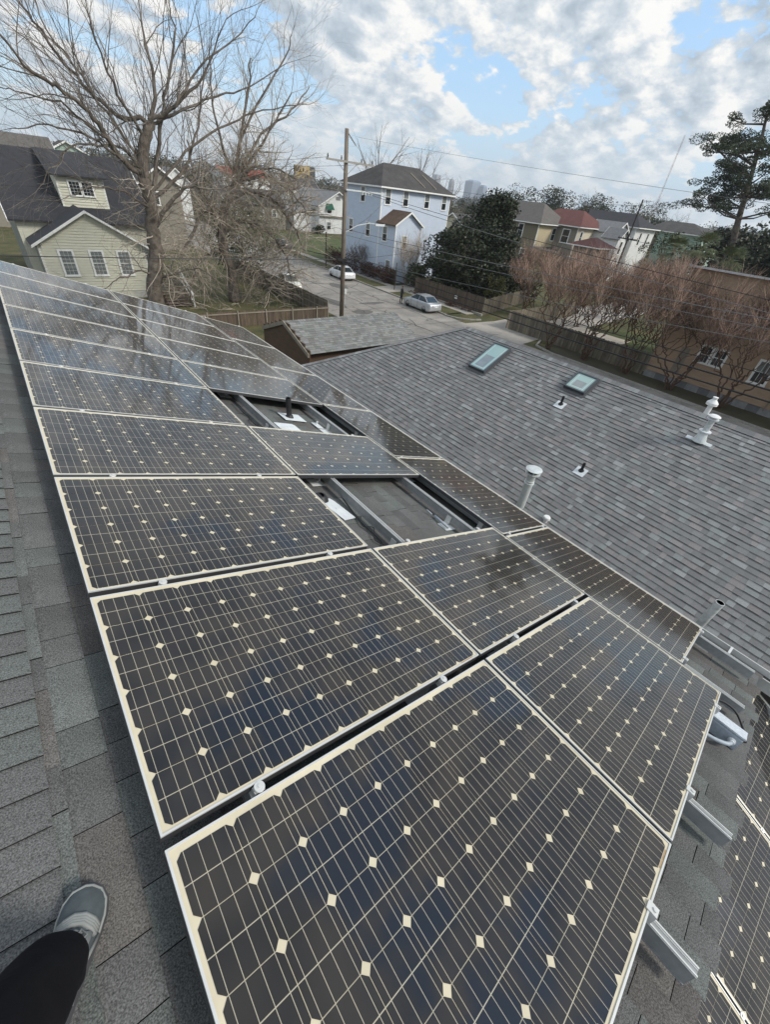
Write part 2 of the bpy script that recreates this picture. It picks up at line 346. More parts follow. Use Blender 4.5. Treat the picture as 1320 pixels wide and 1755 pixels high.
# deck under the shingles, walls below
Rg = P(UR, 0, RH - 0.03)
LW = V((-math.cos(TH), 0, -math.sin(TH)))
d0 = HL(P(UR, V0 + 0.02, RH - 0.03)); d1 = HL(P(UR, V1, RH - 0.03)); 
for A in (U, LW):
    Lh = UE - UR
    q = [d0, d0 + A * Lh, d1 + A * Lh, d1]
    if A is LW: q = q[::-1]
    mb.prism([x - V((0, 0, 0.1)) for x in q], V((0, 0, 0.09)))
mb.build('roof_deck', m_dark, house)
mb = MB()
xe = HL(P(UE - 0.35, 0, RH)).x; xw = -xe - 0.0; ze = HL(P(UE - 0.35, 0, RH)).z - 0.12
mb.box((xw, 0.3, GZ - house.location.z), (xe, V1 - V0 - 0.3, ze))
mb.prism([V((xw, 0.3, ze)), V((xe, 0.3, ze)), V((0, 0.3, -0.14))], V((0, V1 - V0 - 0.6, 0)))
mb.build('wall', mat('house_wall_grey', (0.2, 0.2, 0.19), 0.8), house)
# shingles: local mesh in frame (u,v,h) placed with matrix
MFr = Matrix(((U[0], VV[0], NN[0], 0), (U[1], VV[1], NN[1], 0), (U[2], VV[2], NN[2], 0), (0, 0, 0, 1)))
def shingle_mb(b, O, A, B, Cn, u0, u1, v0, v1, th, tn, band=0.16, jag=0.0):
    """one shingle: upper edge (u0) tucked under the next course, lower edge (u1) proud by th"""
    j = [rnd.uniform(-jag, jag) for _ in range(4)]
    Pq = lambda u, v, h: O + A * u + B * v + Cn * h
    t0 = 0.002
    tops = [Pq(u0, v0, t0), Pq(u0, v1, t0), Pq(u1 + j[1], v1, th), Pq(u1 + j[0], v0, th)]
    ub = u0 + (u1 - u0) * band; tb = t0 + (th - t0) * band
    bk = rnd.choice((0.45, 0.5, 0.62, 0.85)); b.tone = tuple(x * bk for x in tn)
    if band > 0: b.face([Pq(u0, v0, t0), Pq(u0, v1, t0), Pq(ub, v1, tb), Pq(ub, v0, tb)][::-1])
    b.tone = tn
    b.face([Pq(ub, v0, tb), Pq(ub, v1, tb), tops[2], tops[3]][::-1] if band > 0 else tops[::-1])
    b.tone = (0.15, 0.15, 0.15)
    lo = [Pq(u1 + j[0], v0, -0.004), Pq(u1 + j[1], v1, -0.004)]
    b.face([tops[3], tops[2], lo[1], lo[0]][::-1])
    b.face([tops[0], tops[3], lo[0], Pq(u0, v0, -0.004)][::-1]); b.face([tops[1], Pq(u0, v1, -0.004), lo[1], tops[2]][::-1])
    b.tone = None
rf = thing_roof = MB().build('roof', m_sh_main, house)      # roof part that carries its shingles
rf.data.from_pydata([tuple(HL(P(UR, V0 + 0.03, RH - 0.022))), tuple(HL(P(UE, V0 + 0.03, RH - 0.022))), tuple(HL(P(UE, V1, RH - 0.022))), tuple(HL(P(UR, V1, RH - 0.022)))], [], [(0, 1, 2, 3)])
EXP = 0.128
# course lines at u = -0.165, -0.038, 0.09 ...
n_ind = 0
stuff = MB()
holes = [(1.7, 3.4, 1.0, 2.2), (1.7, 3.4, 3.1, 4.4)]
kk = 0
u_line = -0.165 - EXP
k = 0
while True:
    u0 = u_line + EXP * k; u1 = u0 + EXP
    if u0 > UE - 0.02: break
    u1 = min(u1, UE)
    v = V0 + rnd.uniform(-0.2, 0)
    while v < V1:
        wd = rnd.choice((0.16, 0.2, 0.25, 0.3, 0.33)) * rnd.uniform(0.9, 1.1)
        va, vb = max(v, V0 + rnd.uniform(-0.03, 0.025)), min(v + wd, V1)
        v += wd
        if vb - va < 0.02: continue
        vis = (k <= 1 and vb < 9.8) or (vb < -0.95) or (u0 > 3.3 and vb < -0.6)
        inhole = any(a < u0 < b_ and c < vb < d for a, b_, c, d in holes)
        th = rnd.choice((0.006, 0.006, 0.010))
        if vis and n_ind < 170 and (vb - va) > 0.06:
            b = MB(); c0 = P((u0 + u1) / 2, (va + vb) / 2, RH - 0.008)
            shingle_mb(b, O0, V((1, 0, 0)), V((0, 1, 0)), V((0, 0, 1)), -EXP / 2, (u1 - u0) - EXP / 2, va - (va + vb) / 2, vb - (va + vb) / 2 - 0.003, th, tone_main(), band=0.0)
            o = b.build('shingle', m_sh_main, rf)
            o.matrix_local = Matrix.Translation(HL(c0)) @ MFr
            n_ind += 1
        else:
            shingle_mb(stuff, HL(P(0, 0, RH - 0.008)), U, VV, NN, u0, u1, va, vb - 0.003, th, tone_main(), band=0.0)
    k += 1
stuff.build('shingle_field', m_sh_main, rf, kind='stuff')
# ridge cap shingles, bent over the ridge
CAPW = 0.165
k = 0; v = V0 - 0.02
cap_me = {}
for key in range(10):
    b = MB(); tn = tone_main(); b.tone = tuple(x * 1.12 for x in tn)
    lf = 0.006
    for sgn, A in ((1, U), (-1, LW)):
        Nn = NN if sgn > 0 else V((-NN.x, 0, NN.z))
        p0 = V((0, 0, 0)) + ZUP * lf; 
        near = [V((0, -0.03, lf + 0.007)), A * (CAPW + rnd.uniform(-.004, .004)) + Nn * (lf + 0.006) + V((0, -0.03, 0))]
        far = [V((0, 0.122, 0.003)), A * CAPW + Nn * 0.002 + V((0, 0.122, 0))]
        f = [near[0], near[1], far[1], far[0]]
        b.face(f if sgn > 0 else f[::-1])
        g = [near[1], near[1] - Nn * 0.014, far[1] - Nn * 0.008, far[1]]
        b.tone = (0.2, 0.2, 0.2); b.face(g if sgn > 0 else g[::-1])
        g = [near[0], near[0] - ZUP * 0.012, near[1] - Nn * 0.012, near[1]]
        b.face(g if sgn > 0 else g[::-1]); b.tone = tuple(x * 1.12 for x in tn)
    me = b.build('ridge_cap_shingle', m_sh_main, rf); cap_me[key] = me.data
    bpy.data.objects.remove(me)
while v < V1 - 0.1:
    o = link('ridge_cap_shingle', cap_me[rnd.randrange(10)], rf); o.location = HL(P(UR, v, RH + 0.0)); v += 0.118
# other slope of the house: joined courses
b = MB(); NL = V((-NN.x, 0, NN.z))
for k in range(38):
    vv = V0
    while vv < V1:
        wd = rnd.uniform(0.16, 0.34); shingle_mb(b, HL(P(UR, 0, RH)) - NL * 0.008, LW, VV, NL, k * 0.13, k * 0.13 + 0.13, vv, min(vv + wd, V1) - 0.003, 0.008, tone_main(), band=0.0); vv += wd
b.build('far_slope_shingles', m_sh_main, rf, kind='stuff')
# eave: gutter with white lip, fascia
b = MB()
gx = UE + 0.02
ZG = HL(P(gx, 0, RH - 0.02))
prof = [(-0.02, -0.13), (0.10, -0.13), (0.125, 0.0), (0.115, 0.0), (0.09, -0.115), (-0.01, -0.115), (-0.01, -0.0), (-0.02, 0.0)]
b.prism([V((ZG.x + x, 2.2 - 3.6, ZG.z + z)) for x, z in prof][::-1], V((0, V1 - V0 + 1.4, 0)))
b.build('gutter', m_gutter, house)
b = MB(); b.box((ZG.x - 0.008, 2.25 - 3.6, ZG.z - 0.114), (ZG.x + 0.09, V1 - V0 - 1.5, ZG.z - 0.05)); b.build('gutter_debris', m_dark, house)  # dark box added to stand for the shade inside the gutter
b = MB()
for y in (0.25, 1.5, 2.8, 4.1): b.box((ZG.x - 0.01, y, ZG.z - 0.004), (ZG.x + 0.12, y + 0.02, ZG.z + 0.006))
b.build('gutter_strap', m_alu, house)
# ------------------------------------------------------------------ solar panels
def cellgeo(pitch_u, pitch_v, cham=0.0155, gap=0.0022):
    a = pitch_u - gap; c = pitch_v - gap
    pts = [(cham, 0), (a - cham, 0), (a, cham), (a, c - cham), (a - cham, c), (cham, c), (0, c - cham), (0, cham)]
    return a, c, pts
def add_uv(me, uvs):
    at = me.attributes.new('cuv', 'FLOAT_VECTOR', 'POINT'); arr = []
    for p in uvs: arr += [p[0], p[1], 0]
    at.data.foreach_set('vector', arr)
cell_cache = {}
def cell_mesh(pu, pv):
    key = (round(pu, 4), round(pv, 4))
    if key in cell_cache: return cell_cache[key]
    a, c, pts = cellgeo(pu, pv); me = bpy.data.meshes.new('cell')
    vs = [(x, y, 0.0012) for x, y in pts] + [(x, y, 0) for x, y in pts]
    n = 8; fs = [tuple(range(n))] + [(i + n, (i + 1) % n + n, (i + 1) % n, i) for i in range(n)]
    me.from_pydata(vs, [], fs); me.materials.append(m_cell); add_uv(me, [(x / a, y / c) for x, y in pts] * 2); me.update()
    cell_cache[key] = me; return me
FW = 0.0065; FH = 0.042
def make_panel_kit(Lx, Ly, nx, ny, marg=(0.026, 0.026, 0.020, 0.034)):
    kit = {}
    def grab(b, name, m):
        o = b.build(name, m); me = o.data; bpy.data.objects.remove(o); return me
    b = MB()
    b.box((0, 0, -0.007), (Lx, FW, 0)); b.box((0, Ly - FW, -0.007), (Lx, Ly, 0))
    b.box((0, FW, -0.007), (FW, Ly - FW, 0)); b.box((Lx - FW, FW, -0.007), (Lx, Ly - FW, 0))
    z1 = -0.007
    for (x0, x1, y0, y1) in ((0.001, Lx - .001, 0.001, 0.005), (0.001, Lx - .001, Ly - 0.005, Ly - .001), (0.001, 0.005, 0.005, Ly - 0.005), (Lx - 0.005, Lx - .001, 0.005, Ly - 0.005)):
        b.box((x0, y0, -FH), (x1, y1, z1), 1)
    kit['frame'] = grab(b, 'frame', [m_alu, m_aludk])
    b = MB(); b.box((FW, FW, -0.0065), (Lx - FW, Ly - FW, -0.0035)); kit['backsheet'] = grab(b, 'backsheet', m_backs)
    x0, x1, y0, y1 = FW + marg[0] * 0.5, Lx - FW - marg[1] * 0.5, FW + marg[2] * 0.5, Ly - FW - marg[3] * 0.5
    pu = (x1 - x0) / nx; pv = (y1 - y0) / ny
    kit['cell'] = cell_mesh(pu, pv); kit['pos'] = [(x0 + i * pu, y0 + j * pv) for i in range(nx) for j in range(ny)]
    a, c, pts = cellgeo(pu, pv); b = MB(); uv = []
    for (x, y) in kit['pos']:
        b.face([(x + p[0], y + p[1], -0.0025) for p in pts]); uv += [(p[0] / a, p[1] / c) for p in pts]
    me = grab(b, 'cell_field', m_cell); add_uv(me, uv); kit['field'] = me
    b = MB(); b.box((Lx - 0.16, y0 - 0.0085, -0.0034), (Lx - 0.05, y0 - 0.0025, -0.0030)); kit['label'] = grab(b, 'printed_label', m_lbl)
    return kit
PW, PH = 1.655, 1.036            # along u, along v
kitA = make_panel_kit(PW, PH, 10, 6)
kitB = make_panel_kit(0.975, 1.685, 6, 10)       # column 3 lies the other way round
npan = 0
PG = 'solar panels of the main roof array'
def place_panel(kit, u, v, label, detail, frameM=None):
    o = thing('solar_panel', label, 'solar panel', group=PG)
    if frameM is None:
        tilt = rnd.uniform(-0.0012, 0.0012)
        o.matrix_world = Matrix.Translation(P(u, v, 0)) @ MFr @ Matrix.Rotation(tilt, 4, 'X') @ Matrix.Rotation(rnd.uniform(-0.001, 0.001), 4, 'Y')
    else: o.matrix_world = frameM
    link('frame', kit['frame'], o); link('backsheet', kit['backsheet'], o); link('printed_label', kit['label'], o)
    if detail:
        for (x, y) in kit['pos']:
            link('cell', kit['cell'], o, (x, y, -0.0035))
    else:
        link('cell_field', kit['field'], o, kind='stuff')
    return o
rows = [1.0725 * i for i in range(-1, 9)]
ordn = ['nearest', 'second', 'third', 'fourth', 'fifth', 'sixth', 'seventh', 'eighth', 'ninth', 'tenth']
for i, v in enumerate(rows):
    place_panel(kitA, 0.006, v + 0.016, ('large dark solar panel beside the ridge that fills the bottom of the photo' if i == 0 else 'solar panel in the column along the ridge, %s from the camera' % ordn[i]), i <= 4)
    if i in (2, 4): continue
    lab = {0: 'greyish solar panel at the near end of the middle column, beside the grey junction box', 1: 'glossy solar panel in the middle column, just in front of the larger opening',
           3: 'lone solar panel between the two openings in the array', 5: 'solar panel in the middle column directly behind the opening with the black vent pipe'}.get(i)
    if not lab: lab = 'solar panel in the middle column, %s row beyond the second opening' % {6: 'second', 7: 'third', 8: 'fourth', 9: 'farthest'}[i]
    place_panel(kitA, 1.682, v + 0.016, lab, i <= 3)
for i in range(6):
    place_panel(kitB, 3.365, -0.80 + 1.718 * i + 0.012, 'solar panel in the lowest column near the eave, laid lengthwise, %s from its near end' % ordn[i], i <= 1)
# rails
def rail(u, v0, v1, label):
    o = thing('mounting_rail', label, 'rail', P(u, v0, 0), 'aluminium rails under the solar panels'); b = MB()
    for sx in (-0.021, 0.009): b.fbox(O0, U, VV, NN, (sx, sx + 0.012), (0, v1 - v0), (-0.045, -0.0425))
    b.fbox(O0, U, VV, NN, (-0.018, 0.018), (0, v1 - v0), (-0.052, -0.0451), 1)
    b.fbox(O0, U, VV, NN, (-0.015, 0.015), (0, v1 - v0), (-0.112, -0.0521), 1); b.fbox(O0, U, VV, NN, (-0.019, 0.019), (0, v1 - v0), (-0.118, -0.1121), 1)
    for sx in (-0.019, 0.013): b.fbox(O0, U, VV, NN, (sx, sx + 0.006), (0.0, v1 - v0), (-0.0424, -0.038))
    b.build('rail_body', [m_alu, m_railb], o)
    vv = 1.3
    while vv < v1 - v0:
        f = MB(); f.fbox(O0, U, VV, NN, (-0.06, -0.022), (vv - 0.03, vv + 0.03), (RH + 0.003, RH + 0.012)); f.fbox(O0, U, VV, NN, (-0.03, -0.0215), (vv - 0.03, vv + 0.03), (RH + 0.012, -0.07))
        f.fbox(O0, U, VV, NN, (-0.15, -0.0), (vv - 0.11, vv + 0.02), (RH, RH + 0.003), 1)
        f.build('rail_foot', [m_alu, m_flash], o); vv += 1.15
    return o
rails = []
for u, v0, nm in ((0.30, -1.02, 'aluminium rail under the ridge column, upper one'), (1.31, -1.24, 'aluminium rail end poking out beside the nearest panel at the bottom edge'),
              (2.08, -1.27, 'short aluminium rail end poking out near the end of the middle column'), (3.10, -1.05, 'aluminium rail that crosses both openings on their eave side'),
              (3.47, -1.22, 'long aluminium rail end between the middle and the lowest column'), (4.25, -1.24, 'aluminium rail end beside the gutter with its clamp')):
    rails.append(rail(u, v0, 9.6, nm))
# clamps between panels: round bolt head on a small plate
cm = MB(); cm.lathe(V((0, 0, -0.004)), ZUP, [(0, 0.018), (0.004, 0.019), (0.007, 0.0175), (0.0075, 0.011), (0.003, 0.0105), (0.003, 0.0)], 24); cm.lathe(V((0, 0, -0.002)), ZUP, [(0, 0.007), (0.009, 0.007)], 6)
cm.box((-0.018, -0.013, -0.04), (0.018, 0.013, -0.012))
cmo = cm.build('clamp', m_alu); cme = cmo.data; bpy.data.objects.remove(cmo)
em = MB(); em.box((-0.02, -0.02, -0.045), (0.02, 0.004, 0.004)); em.box((-0.02, -0.004, 0.0), (0.02, 0.018, 0.005)); em.lathe(V((0, -0.008, 0.003)), ZUP, [(0, 0.008), (0.007, 0.008)], 6)
emo = em.build('end_clamp', m_alu); eme = emo.data; bpy.data.objects.remove(emo)
def put_clamp(r, u, v, me, name):
    o = link(name, me, r); o.matrix_local = Matrix.Translation(P(u, v, 0) - r.location) @ MFr
for r, u in zip(rails, (0.30, 1.31, 2.08, 3.10, 3.47, 4.25)):
    if u < 3.3:
        for k in range(-1, 10):
            v = 1.0725 * k
            if k == -1: put_clamp(r, u, v + 0.012, eme, 'end_clamp'); continue
            if u > 1.5 and k in (1, 2, 3, 4):
                if k in (1, 3): put_clamp(r, u, v - 0.002, cme, 'clamp')
                continue
            put_clamp(r, u, v, cme, 'clamp')
    else:
        put_clamp(r, u, -0.79, eme, 'end_clamp')
        for k in range(1, 7): put_clamp(r, u, -0.80 + 1.718 * k, cme, 'clamp')
# ------------------------------------------------------------------ things in the openings
def roof_pipe(name, label, u, v, hgt, rad, m, flash=(0.12, 0.2), vertical=True, cap=None, group=None, surf=RH):
    o = thing(name, label, 'vent pipe', P(u, v, surf), group)
    b = MB(); ax = ZUP
    b.lathe(V((0, 0, -0.02)), ax, [(0, rad), (hgt, rad), (hgt, rad * 0.82), (hgt - 0.06, rad * 0.8), (hgt - 0.06, 0)], 20)
    b.build('pipe', m, o, smooth=False)
    b = MB(); b.fbox(O0, U, VV, NN, (-flash[0], flash[1]), (-flash[0], flash[0]), (0.012, 0.016)); b.build('flashing', m_flash, o)
    b = MB(); b.lathe(V((0, 0, 0.0)), NN, [(0.0, rad * 1.9), (0.025, rad * 1.5), (0.05, rad * 1.05)], 20); b.build('collar', m, o)
    return o
roof_pipe('vent_pipe', 'black upright vent pipe in the far opening of the array', 2.66, 4.02, 0.30, 0.034, m_blackp)
roof_pipe('vent_pipe', 'short black open pipe at the upper left corner of the near opening', 1.86, 1.98, 0.07, 0.045, m_blackp, (0.02, 0.03))
def pad(name, label, u, v, du, dv, m, rot=0, h=0.02):
    b = MB(); b.prism([V((x, y, 0)) for x, y in ((-du, -dv), (du, -dv), (du, dv * 0.7), (du * 0.8, dv), (-du, dv))], V((0, 0, h)))
    b.lathe(V((0, 0, h)), ZUP, [(0, 0.02), (0.004, 0.018)], 10)
    o = b.build(name, m); o.matrix_world = Matrix.Translation(P(u, v, RH + 0.005)) @ MFr @ Matrix.Rotation(rot, 4, 'Z'); return o
tag(pad('flashing_plate', '', 2.42, 3.62, 0.14, 0.12, m_flash), 'square white plate on the shingles in front of the black vent pipe', 'flashing')
tag(pad('flashing_plate', '', 1.93, 1.80, 0.07, 0.17, m_flash, 0.15, 0.006), 'crumpled pale metal flashing near the open pipe in the near opening', 'flashing')
def cable(label, pts, r=0.004, m=m_cable, name='cable', cat='cable', group=None):
    # smooth through points
    out = []
    q = [V(p) for p in pts]; q = [q[0]] + q + [q[-1]]
    for i in range(1, len(q) - 2):
        for s in range(6):
            t = s / 6; a, b_, c, d = q[i - 1], q[i], q[i + 1], q[i + 2]
            out.append(0.5 * ((2 * b_) + (c - a) * t + (2 * a - 5 * b_ + 4 * c - d) * t * t + (3 * b_ - a - 3 * c + d) * t ** 3))
    out.append(q[-1]); b = MB(); b.tube(out, r, 6, 0); o = b.build(name, m, smooth=True); tag(o, label, cat, group); return o
cable('black cable tied along the rail in the near opening', [P(2.10, 2.2, -0.1), P(2.06, 1.9, -0.12), P(2.03, 1.65, -0.14), P(2.0, 1.5, -0.13), P(2.03, 1.3, -0.15), P(1.98, 1.15, -0.13), P(2.0, 0.95, -0.12)], 0.006)
cable('second thin black cable twisted beside the rail in the near opening', [P(2.05, 1.62, -0.12), P(1.99, 1.5, -0.14), P(2.04, 1.42, -0.11), P(1.97, 1.3, -0.14), P(2.02, 1.18, -0.13)], 0.0045)
cable('black cable hanging beside the rail in the far opening', [P(2.0, 4.25, -0.1), P(1.98, 4.0, -0.13), P(2.02, 3.85, -0.15), P(1.97, 3.7, -0.13), P(2.0, 3.5, -0.14), P(2.02, 3.25, -0.12)], 0.007)
b = MB(); b.tube([P(3.0, 1.52, -0.135), P(2.97, 1.3, -0.13)], 0.014, 8); b.tube([P(2.99, 1.55, -0.135), P(2.97, 1.62, -0.12)], 0.007, 6); tag(b.build('conduit', m_boxg, smooth=True), 'short grey conduit lying beside the rail in the near opening', 'conduit')
b = MB(); b.fbox(O0, U, VV, NN, (2.93, 3.03), (3.72, 3.9), (RH + 0.01, RH + 0.016)); b.lathe(P(2.98, 3.84, RH + .01), NN, [(0, 0.012), (0.05, 0.012)], 8); tag(b.build('flashing_plate', m_flash), 'small pale flashing with a bolt beside the rail in the far opening', 'flashing')
# junction box, conduit, cable at the near end of the middle column
jb = thing('junction_box', 'grey weatherproof junction box on the shingles past the end of the middle column', 'junction box', P(3.10, -1.16, RH))
b = MB()
pr = [(-0.05, 0.0), (0.06, 0.0), (0.06, 0.085), (0.045, 0.10), (-0.035, 0.10), (-0.05, 0.085)]
b.prism([U * x + NN * z + VV * -0.10 for x, z in pr], VV * 0.21); b.build('box_body', m_boxg, jb)
b = MB(); b.fbox(O0, U, VV, NN, (-0.048, 0.058), (-0.106, 0.116), (0.1005, 0.112)); b.build('lid', mat('pale_box_lid', (0.52, 0.56, 0.60), 0.5, var=0.1, scale=20, mott=(80, 0.1)), jb)
b = MB(); b.lathe(V((0, 0, 0)) + NN * 0.05 + U * -0.05 - VV * 0.06, -U, [(0, 0.022), (0.018, 0.022), (0.02, 0.016), (0.035, 0.016)], 14); b.build('connector', m_flash, jb)
b = MB(); b.lathe(NN * 0.06 + VV * 0.12 + U * 0.0, VV, [(0, 0.014), (0.03, 0.014)], 10); b.build('connector', m_flash, jb)
cable('grey flexible conduit bending from the junction box under the panel', [P(3.03, -1.22, RH + 0.05), P(2.97, -1.20, RH + 0.05), P(2.92, -1.13, RH + 0.045), P(2.88, -1.03, RH + 0.05), P(2.86, -0.9, RH + 0.06)], 0.014, m_boxg, 'conduit', 'conduit')
cable('thick black cable looping over the junction box', [P(3.25, -1.0, RH + 0.08), P(3.33, -1.08, RH + 0.11), P(3.36, -1.18, RH + 0.10), P(3.33, -1.26, RH + 0.05), P(3.24, -1.31, RH + 0.01)], 0.009)
# galvanised open pipe standing at the eave
gp = thing('galvanised_post', 'open-ended galvanised steel post rising past the eave corner of the array', 'post', (4.85, -0.79, -8.0))
b = MB(); b.lathe(V((0, 0, 0)), ZUP, [(0, 0.042), (6.50, 0.042), (6.50, 0.036), (6.1, 0.036), (6.1, 0)], 24); b.build('post_tube', m_galv, gp, smooth=False)

# ------------------------------------------------------------------ second array on the lower roof past the rake
PH2 = R(24.2); S2 = V((0, -math.cos(PH2), -math.sin(PH2))); N2 = V((0, -math.sin(PH2), math.cos(PH2))); X2 = V((1, 0, 0))
q0 = V((3.036, -1.877, -1.991)); PITCH2 = 0.174
wing = thing('lower_wing', 'lower shingled roof wing past the jagged roof edge, under the second array', 'roof', q0 + N2 * -0.16)
b = MB()
for k in range(-2, 22):
    x = -1.6
    while x < 1.34:
        wd = rnd.uniform(0.2, 0.33); shingle_mb(b, N2 * -0.008, S2, X2 * -1, N2, k * 0.13, k * 0.13 + 0.13, -(x + wd), -x, 0.008, tone_main(), band=0.0); x += wd
b.build('shingle_field', m_sh_main, wing, kind='stuff')
b = MB(); 
pp = [S2 * -0.27 + V((-2.6, 0, -0.03)), S2 * 2.9 + V((-2.6, 0, -0.03)), S2 * 2.9 + V((1.4, 0, -0.03)), S2 * -0.27 + V((1.4, 0, -0.03))]
b.prism([p - V((0, 0, 0.12)) for p in pp], V((0, 0, 0.11))); b.build('roof_deck', m_dark, wing)
b = MB(); zz = GZ - wing.location.z
b.prism([V((-2.2, 0.3, zz)), V((1.2, 0.3, zz)), V((1.2, -2.4, zz)), V((-2.2, -2.4, zz))][::-1], V((0, 0, -zz - 1.3)))
b.prism([V((x, 0.3, -1.4)) for x in (-2.2, 1.2)] + [V((1.2, 0.3, -0.1)), V((-2.2, 0.3, -0.1))], V((0, -0.1, 0))); b.build('wall', mat('house_wall_grey', (0.2, 0.2, 0.19)), wing)
kit2 = make_panel_kit(PITCH2 * 6 + 0.055, PITCH2 * 10 + 0.07, 6, 10)
def m2(x, s): # frame: X along +X, Y up-slope
    Y = -S2; O = q0 + X2 * x + S2 * s; Z = N2
    return Matrix(((1, Y[0], Z[0], O[0]), (0, Y[1], Z[1], O[1]), (0, Y[2], Z[2], O[2]), (0, 0, 0, 1)))
wpan = PITCH2 * 6 + 0.07
for i, (xo, lab) in enumerate(((1, 'uppermost solar panel of the lower second array, its corner showing past the jagged roof edge'), (0, 'solar panel of the lower second array between its two clamped gaps'), (-1, 'solar panel of the lower second array in the bottom right corner of the photo'))):
    for j in range(2):
        if j == 1: continue
        o = place_panel(kit2, 0, 0, lab, True, m2(xo * wpan - 5 * PITCH2 - 0.03, PITCH2 * 10 - 2 * PITCH2 - 0.10)); o['group'] = 'solar panels of the lower second array'
for k, xx in enumerate((PITCH2 + 0.035, -5 * PITCH2 - 0.035)):
    o = tag(link('clamp', cme), ['round clamp on the upper gap of the second array', 'round clamp on the lower gap of the second array'][k], 'clamp', 'clamps of the second array')
    o.matrix_world = m2(xx, -0.05 if k == 0 else 0.2)
# ------------------------------------------------------------------ neighbour's grey roof (slope facing the camera, hip at its far end)
A27 = R(27); SG = V((math.cos(A27), 0, math.sin(A27))); NG = V((-math.sin(A27), 0, math.cos(A27)))
GE = V((8.08, 0, -4.262)); RIDX = 12.47; RIDZ = -2.02; YH = 9.63; YN = -9.0
slen = (RIDX - GE.x) / math.cos(A27)
gh = thing('grey_roof_house', "neighbouring house with a big grey shingle roof, two skylights and several vents", 'house', (RIDX, 5.0, GZ))
gl = gh.location.copy(); GLc = lambda p: V(p) - gl
yfar = YH + (RIDX - GE.x)      # hip corner at the eave
b = MB()
dz = V((0, 0, -0.03))
c = [V((GE.x, YN, GE.z)), V((2 * RIDX - GE.x, YN, GE.z)), V((2 * RIDX - GE.x, yfar, GE.z)), V((GE.x, yfar, GE.z)), V((RIDX, YN, RIDZ)), V((RIDX, YH, RIDZ))]
c = [GLc(p) + dz for p in c]
b.face([c[0], c[4], c[5], c[3]]); b.face([c[4], c[1], c[2], c[5]]); b.face([c[5], c[2], c[3]]); b.face([c[0], c[1], c[4]][::-1]); b.face([c[0], c[3], c[2], c[1]])
groof = b.build('roof', m_sh_grey, gh)
b = MB(); b.box(tuple(GLc((GE.x + 0.5, YN + 0.3, GZ))), tuple(GLc((2 * RIDX - GE.x - 0.5, yfar - 0.5, GE.z - 0.05)))); b.build('wall', mat('dark_house_wall', (0.07, 0.065, 0.06), 0.8), gh)  # wall colour kept dark to stand for the alley's shade under the eave
b = MB(); b.box(tuple(GLc((GE.x - 0.10, YN, GE.z - 0.15))), tuple(GLc((GE.x - 0.0, yfar, GE.z - 0.02)))); b.build('gutter', m_blackp, gh)
def tone_grey():
    k = rnd.random()
    if k < 0.66: g = rnd.uniform(0.78, 0.98); return (g, g * 0.995, g * 0.99)
    if k < 0.80: g = rnd.uniform(0.9, 1.1); return (g * 1.06, g, g * 0.99)
    if k < 0.9: g = rnd.uniform(0.92, 1.12); return (g * 0.96, g * 1.02, g)
    g = rnd.uniform(1.08, 1.34); return (g * 0.98, g * 1.01, g * 1.0)
EXG = 0.1428; ncs = int(slen / EXG)
cands = []
for k in range(ncs):
    s1 = k * EXG; s0 = s1 + EXG          # s0 upper
    ylim = yfar - s0 * math.cos(A27)
    y = YN + rnd.uniform(0, 0.2)
    while y < ylim + 0.05:
        wd = rnd.choice((0.09, 0.12, 0.14, 0.17, 0.20, 0.24)) * rnd.uniform(0.92, 1.08)
        cands.append((s0, s1, y, min(y + wd, ylim + 0.08), tone_grey(), rnd.choice((0.006, 0.012)))); y += wd
near = sorted([c_ for c_ in cands if c_[2] > -3.2 and c_[2] < 5 and c_[3] - c_[2] > 0.1], key=lambda c_: (c_[2] + 1) ** 2 * 1.0 + (c_[1]) ** 2 * 3.0)[:290]
nearset = set(id(c_) for c_ in near)
b = MB(); OG = GLc(GE + NG * -0.008)
for c_ in cands:
    s0, s1, ya, yb, tn, th = c_
    if id(c_) in nearset:
        q = MB(); ym = (ya + yb) / 2
        shingle_mb(q, V((0, 0, 0)), -SG, VV * -1, NG, -EXG, 0, -(yb - ym) + 0.002, -(ya - ym), th, tn, band=0.24)
        q.build('shingle', m_sh_grey, groof, loc=OG + SG * s1 + VV * ym)
    else:
        shingle_mb(b, OG, -SG, VV * -1, NG, -s0, -s1, -yb + 0.002, -ya, th, tn, band=0.24)
b.build('shingle_field', m_sh_grey, groof, kind='stuff')
# ridge and hip caps
b = MB()
def caps(b, p0, p1, wv1, wv2, w=0.15, step=0.13, tf=tone_grey, lift=0.012):
    d = (p1 - p0); n = int(d.length / step); d.normalize()
    for i in range(n):
        a = p0 + d * (i * step); c_ = a + d * (step * 1.15); tn = tf(); b.tone = tn
        up = ZUP * lift
        for wv in (wv1, wv2):
            f = [a + up * 1.5, a + wv * w + up, c_ + wv * w + up * 0.5, c_ + up * 0.8]
            if (f[1] - f[0]).cross(f[2] - f[0]).z < 0: f = f[::-1]
            b.face(f)
            b.tone = (0.2, 0.2, 0.2); b.face([a + up * 1.5, a - up, a + wv * w - up, a + wv * w + up]); b.face([a + wv * w + up, a + wv * w - up * .6, c_ + wv * w - up * .6, c_ + wv * w + up * 0.5]); b.tone = tn
    b.tone = None
caps(b, GLc((RIDX, YN, RIDZ)), GLc((RIDX, YH, RIDZ)), -SG, V((math.cos(A27), 0, -math.sin(A27))))
hipd = (V((GE.x, yfar, GE.z)) - V((RIDX, YH, RIDZ))).normalized()
hp = hipd.cross(ZUP).normalized()
caps(b, GLc((GE.x, yfar, GE.z)), GLc((RIDX, YH, RIDZ)), -hp * 0.95 - ZUP * 0.30, hp * 0.95 - ZUP * 0.30)
b.build('ridge_cap', m_sh_grey, groof, kind='stuff')
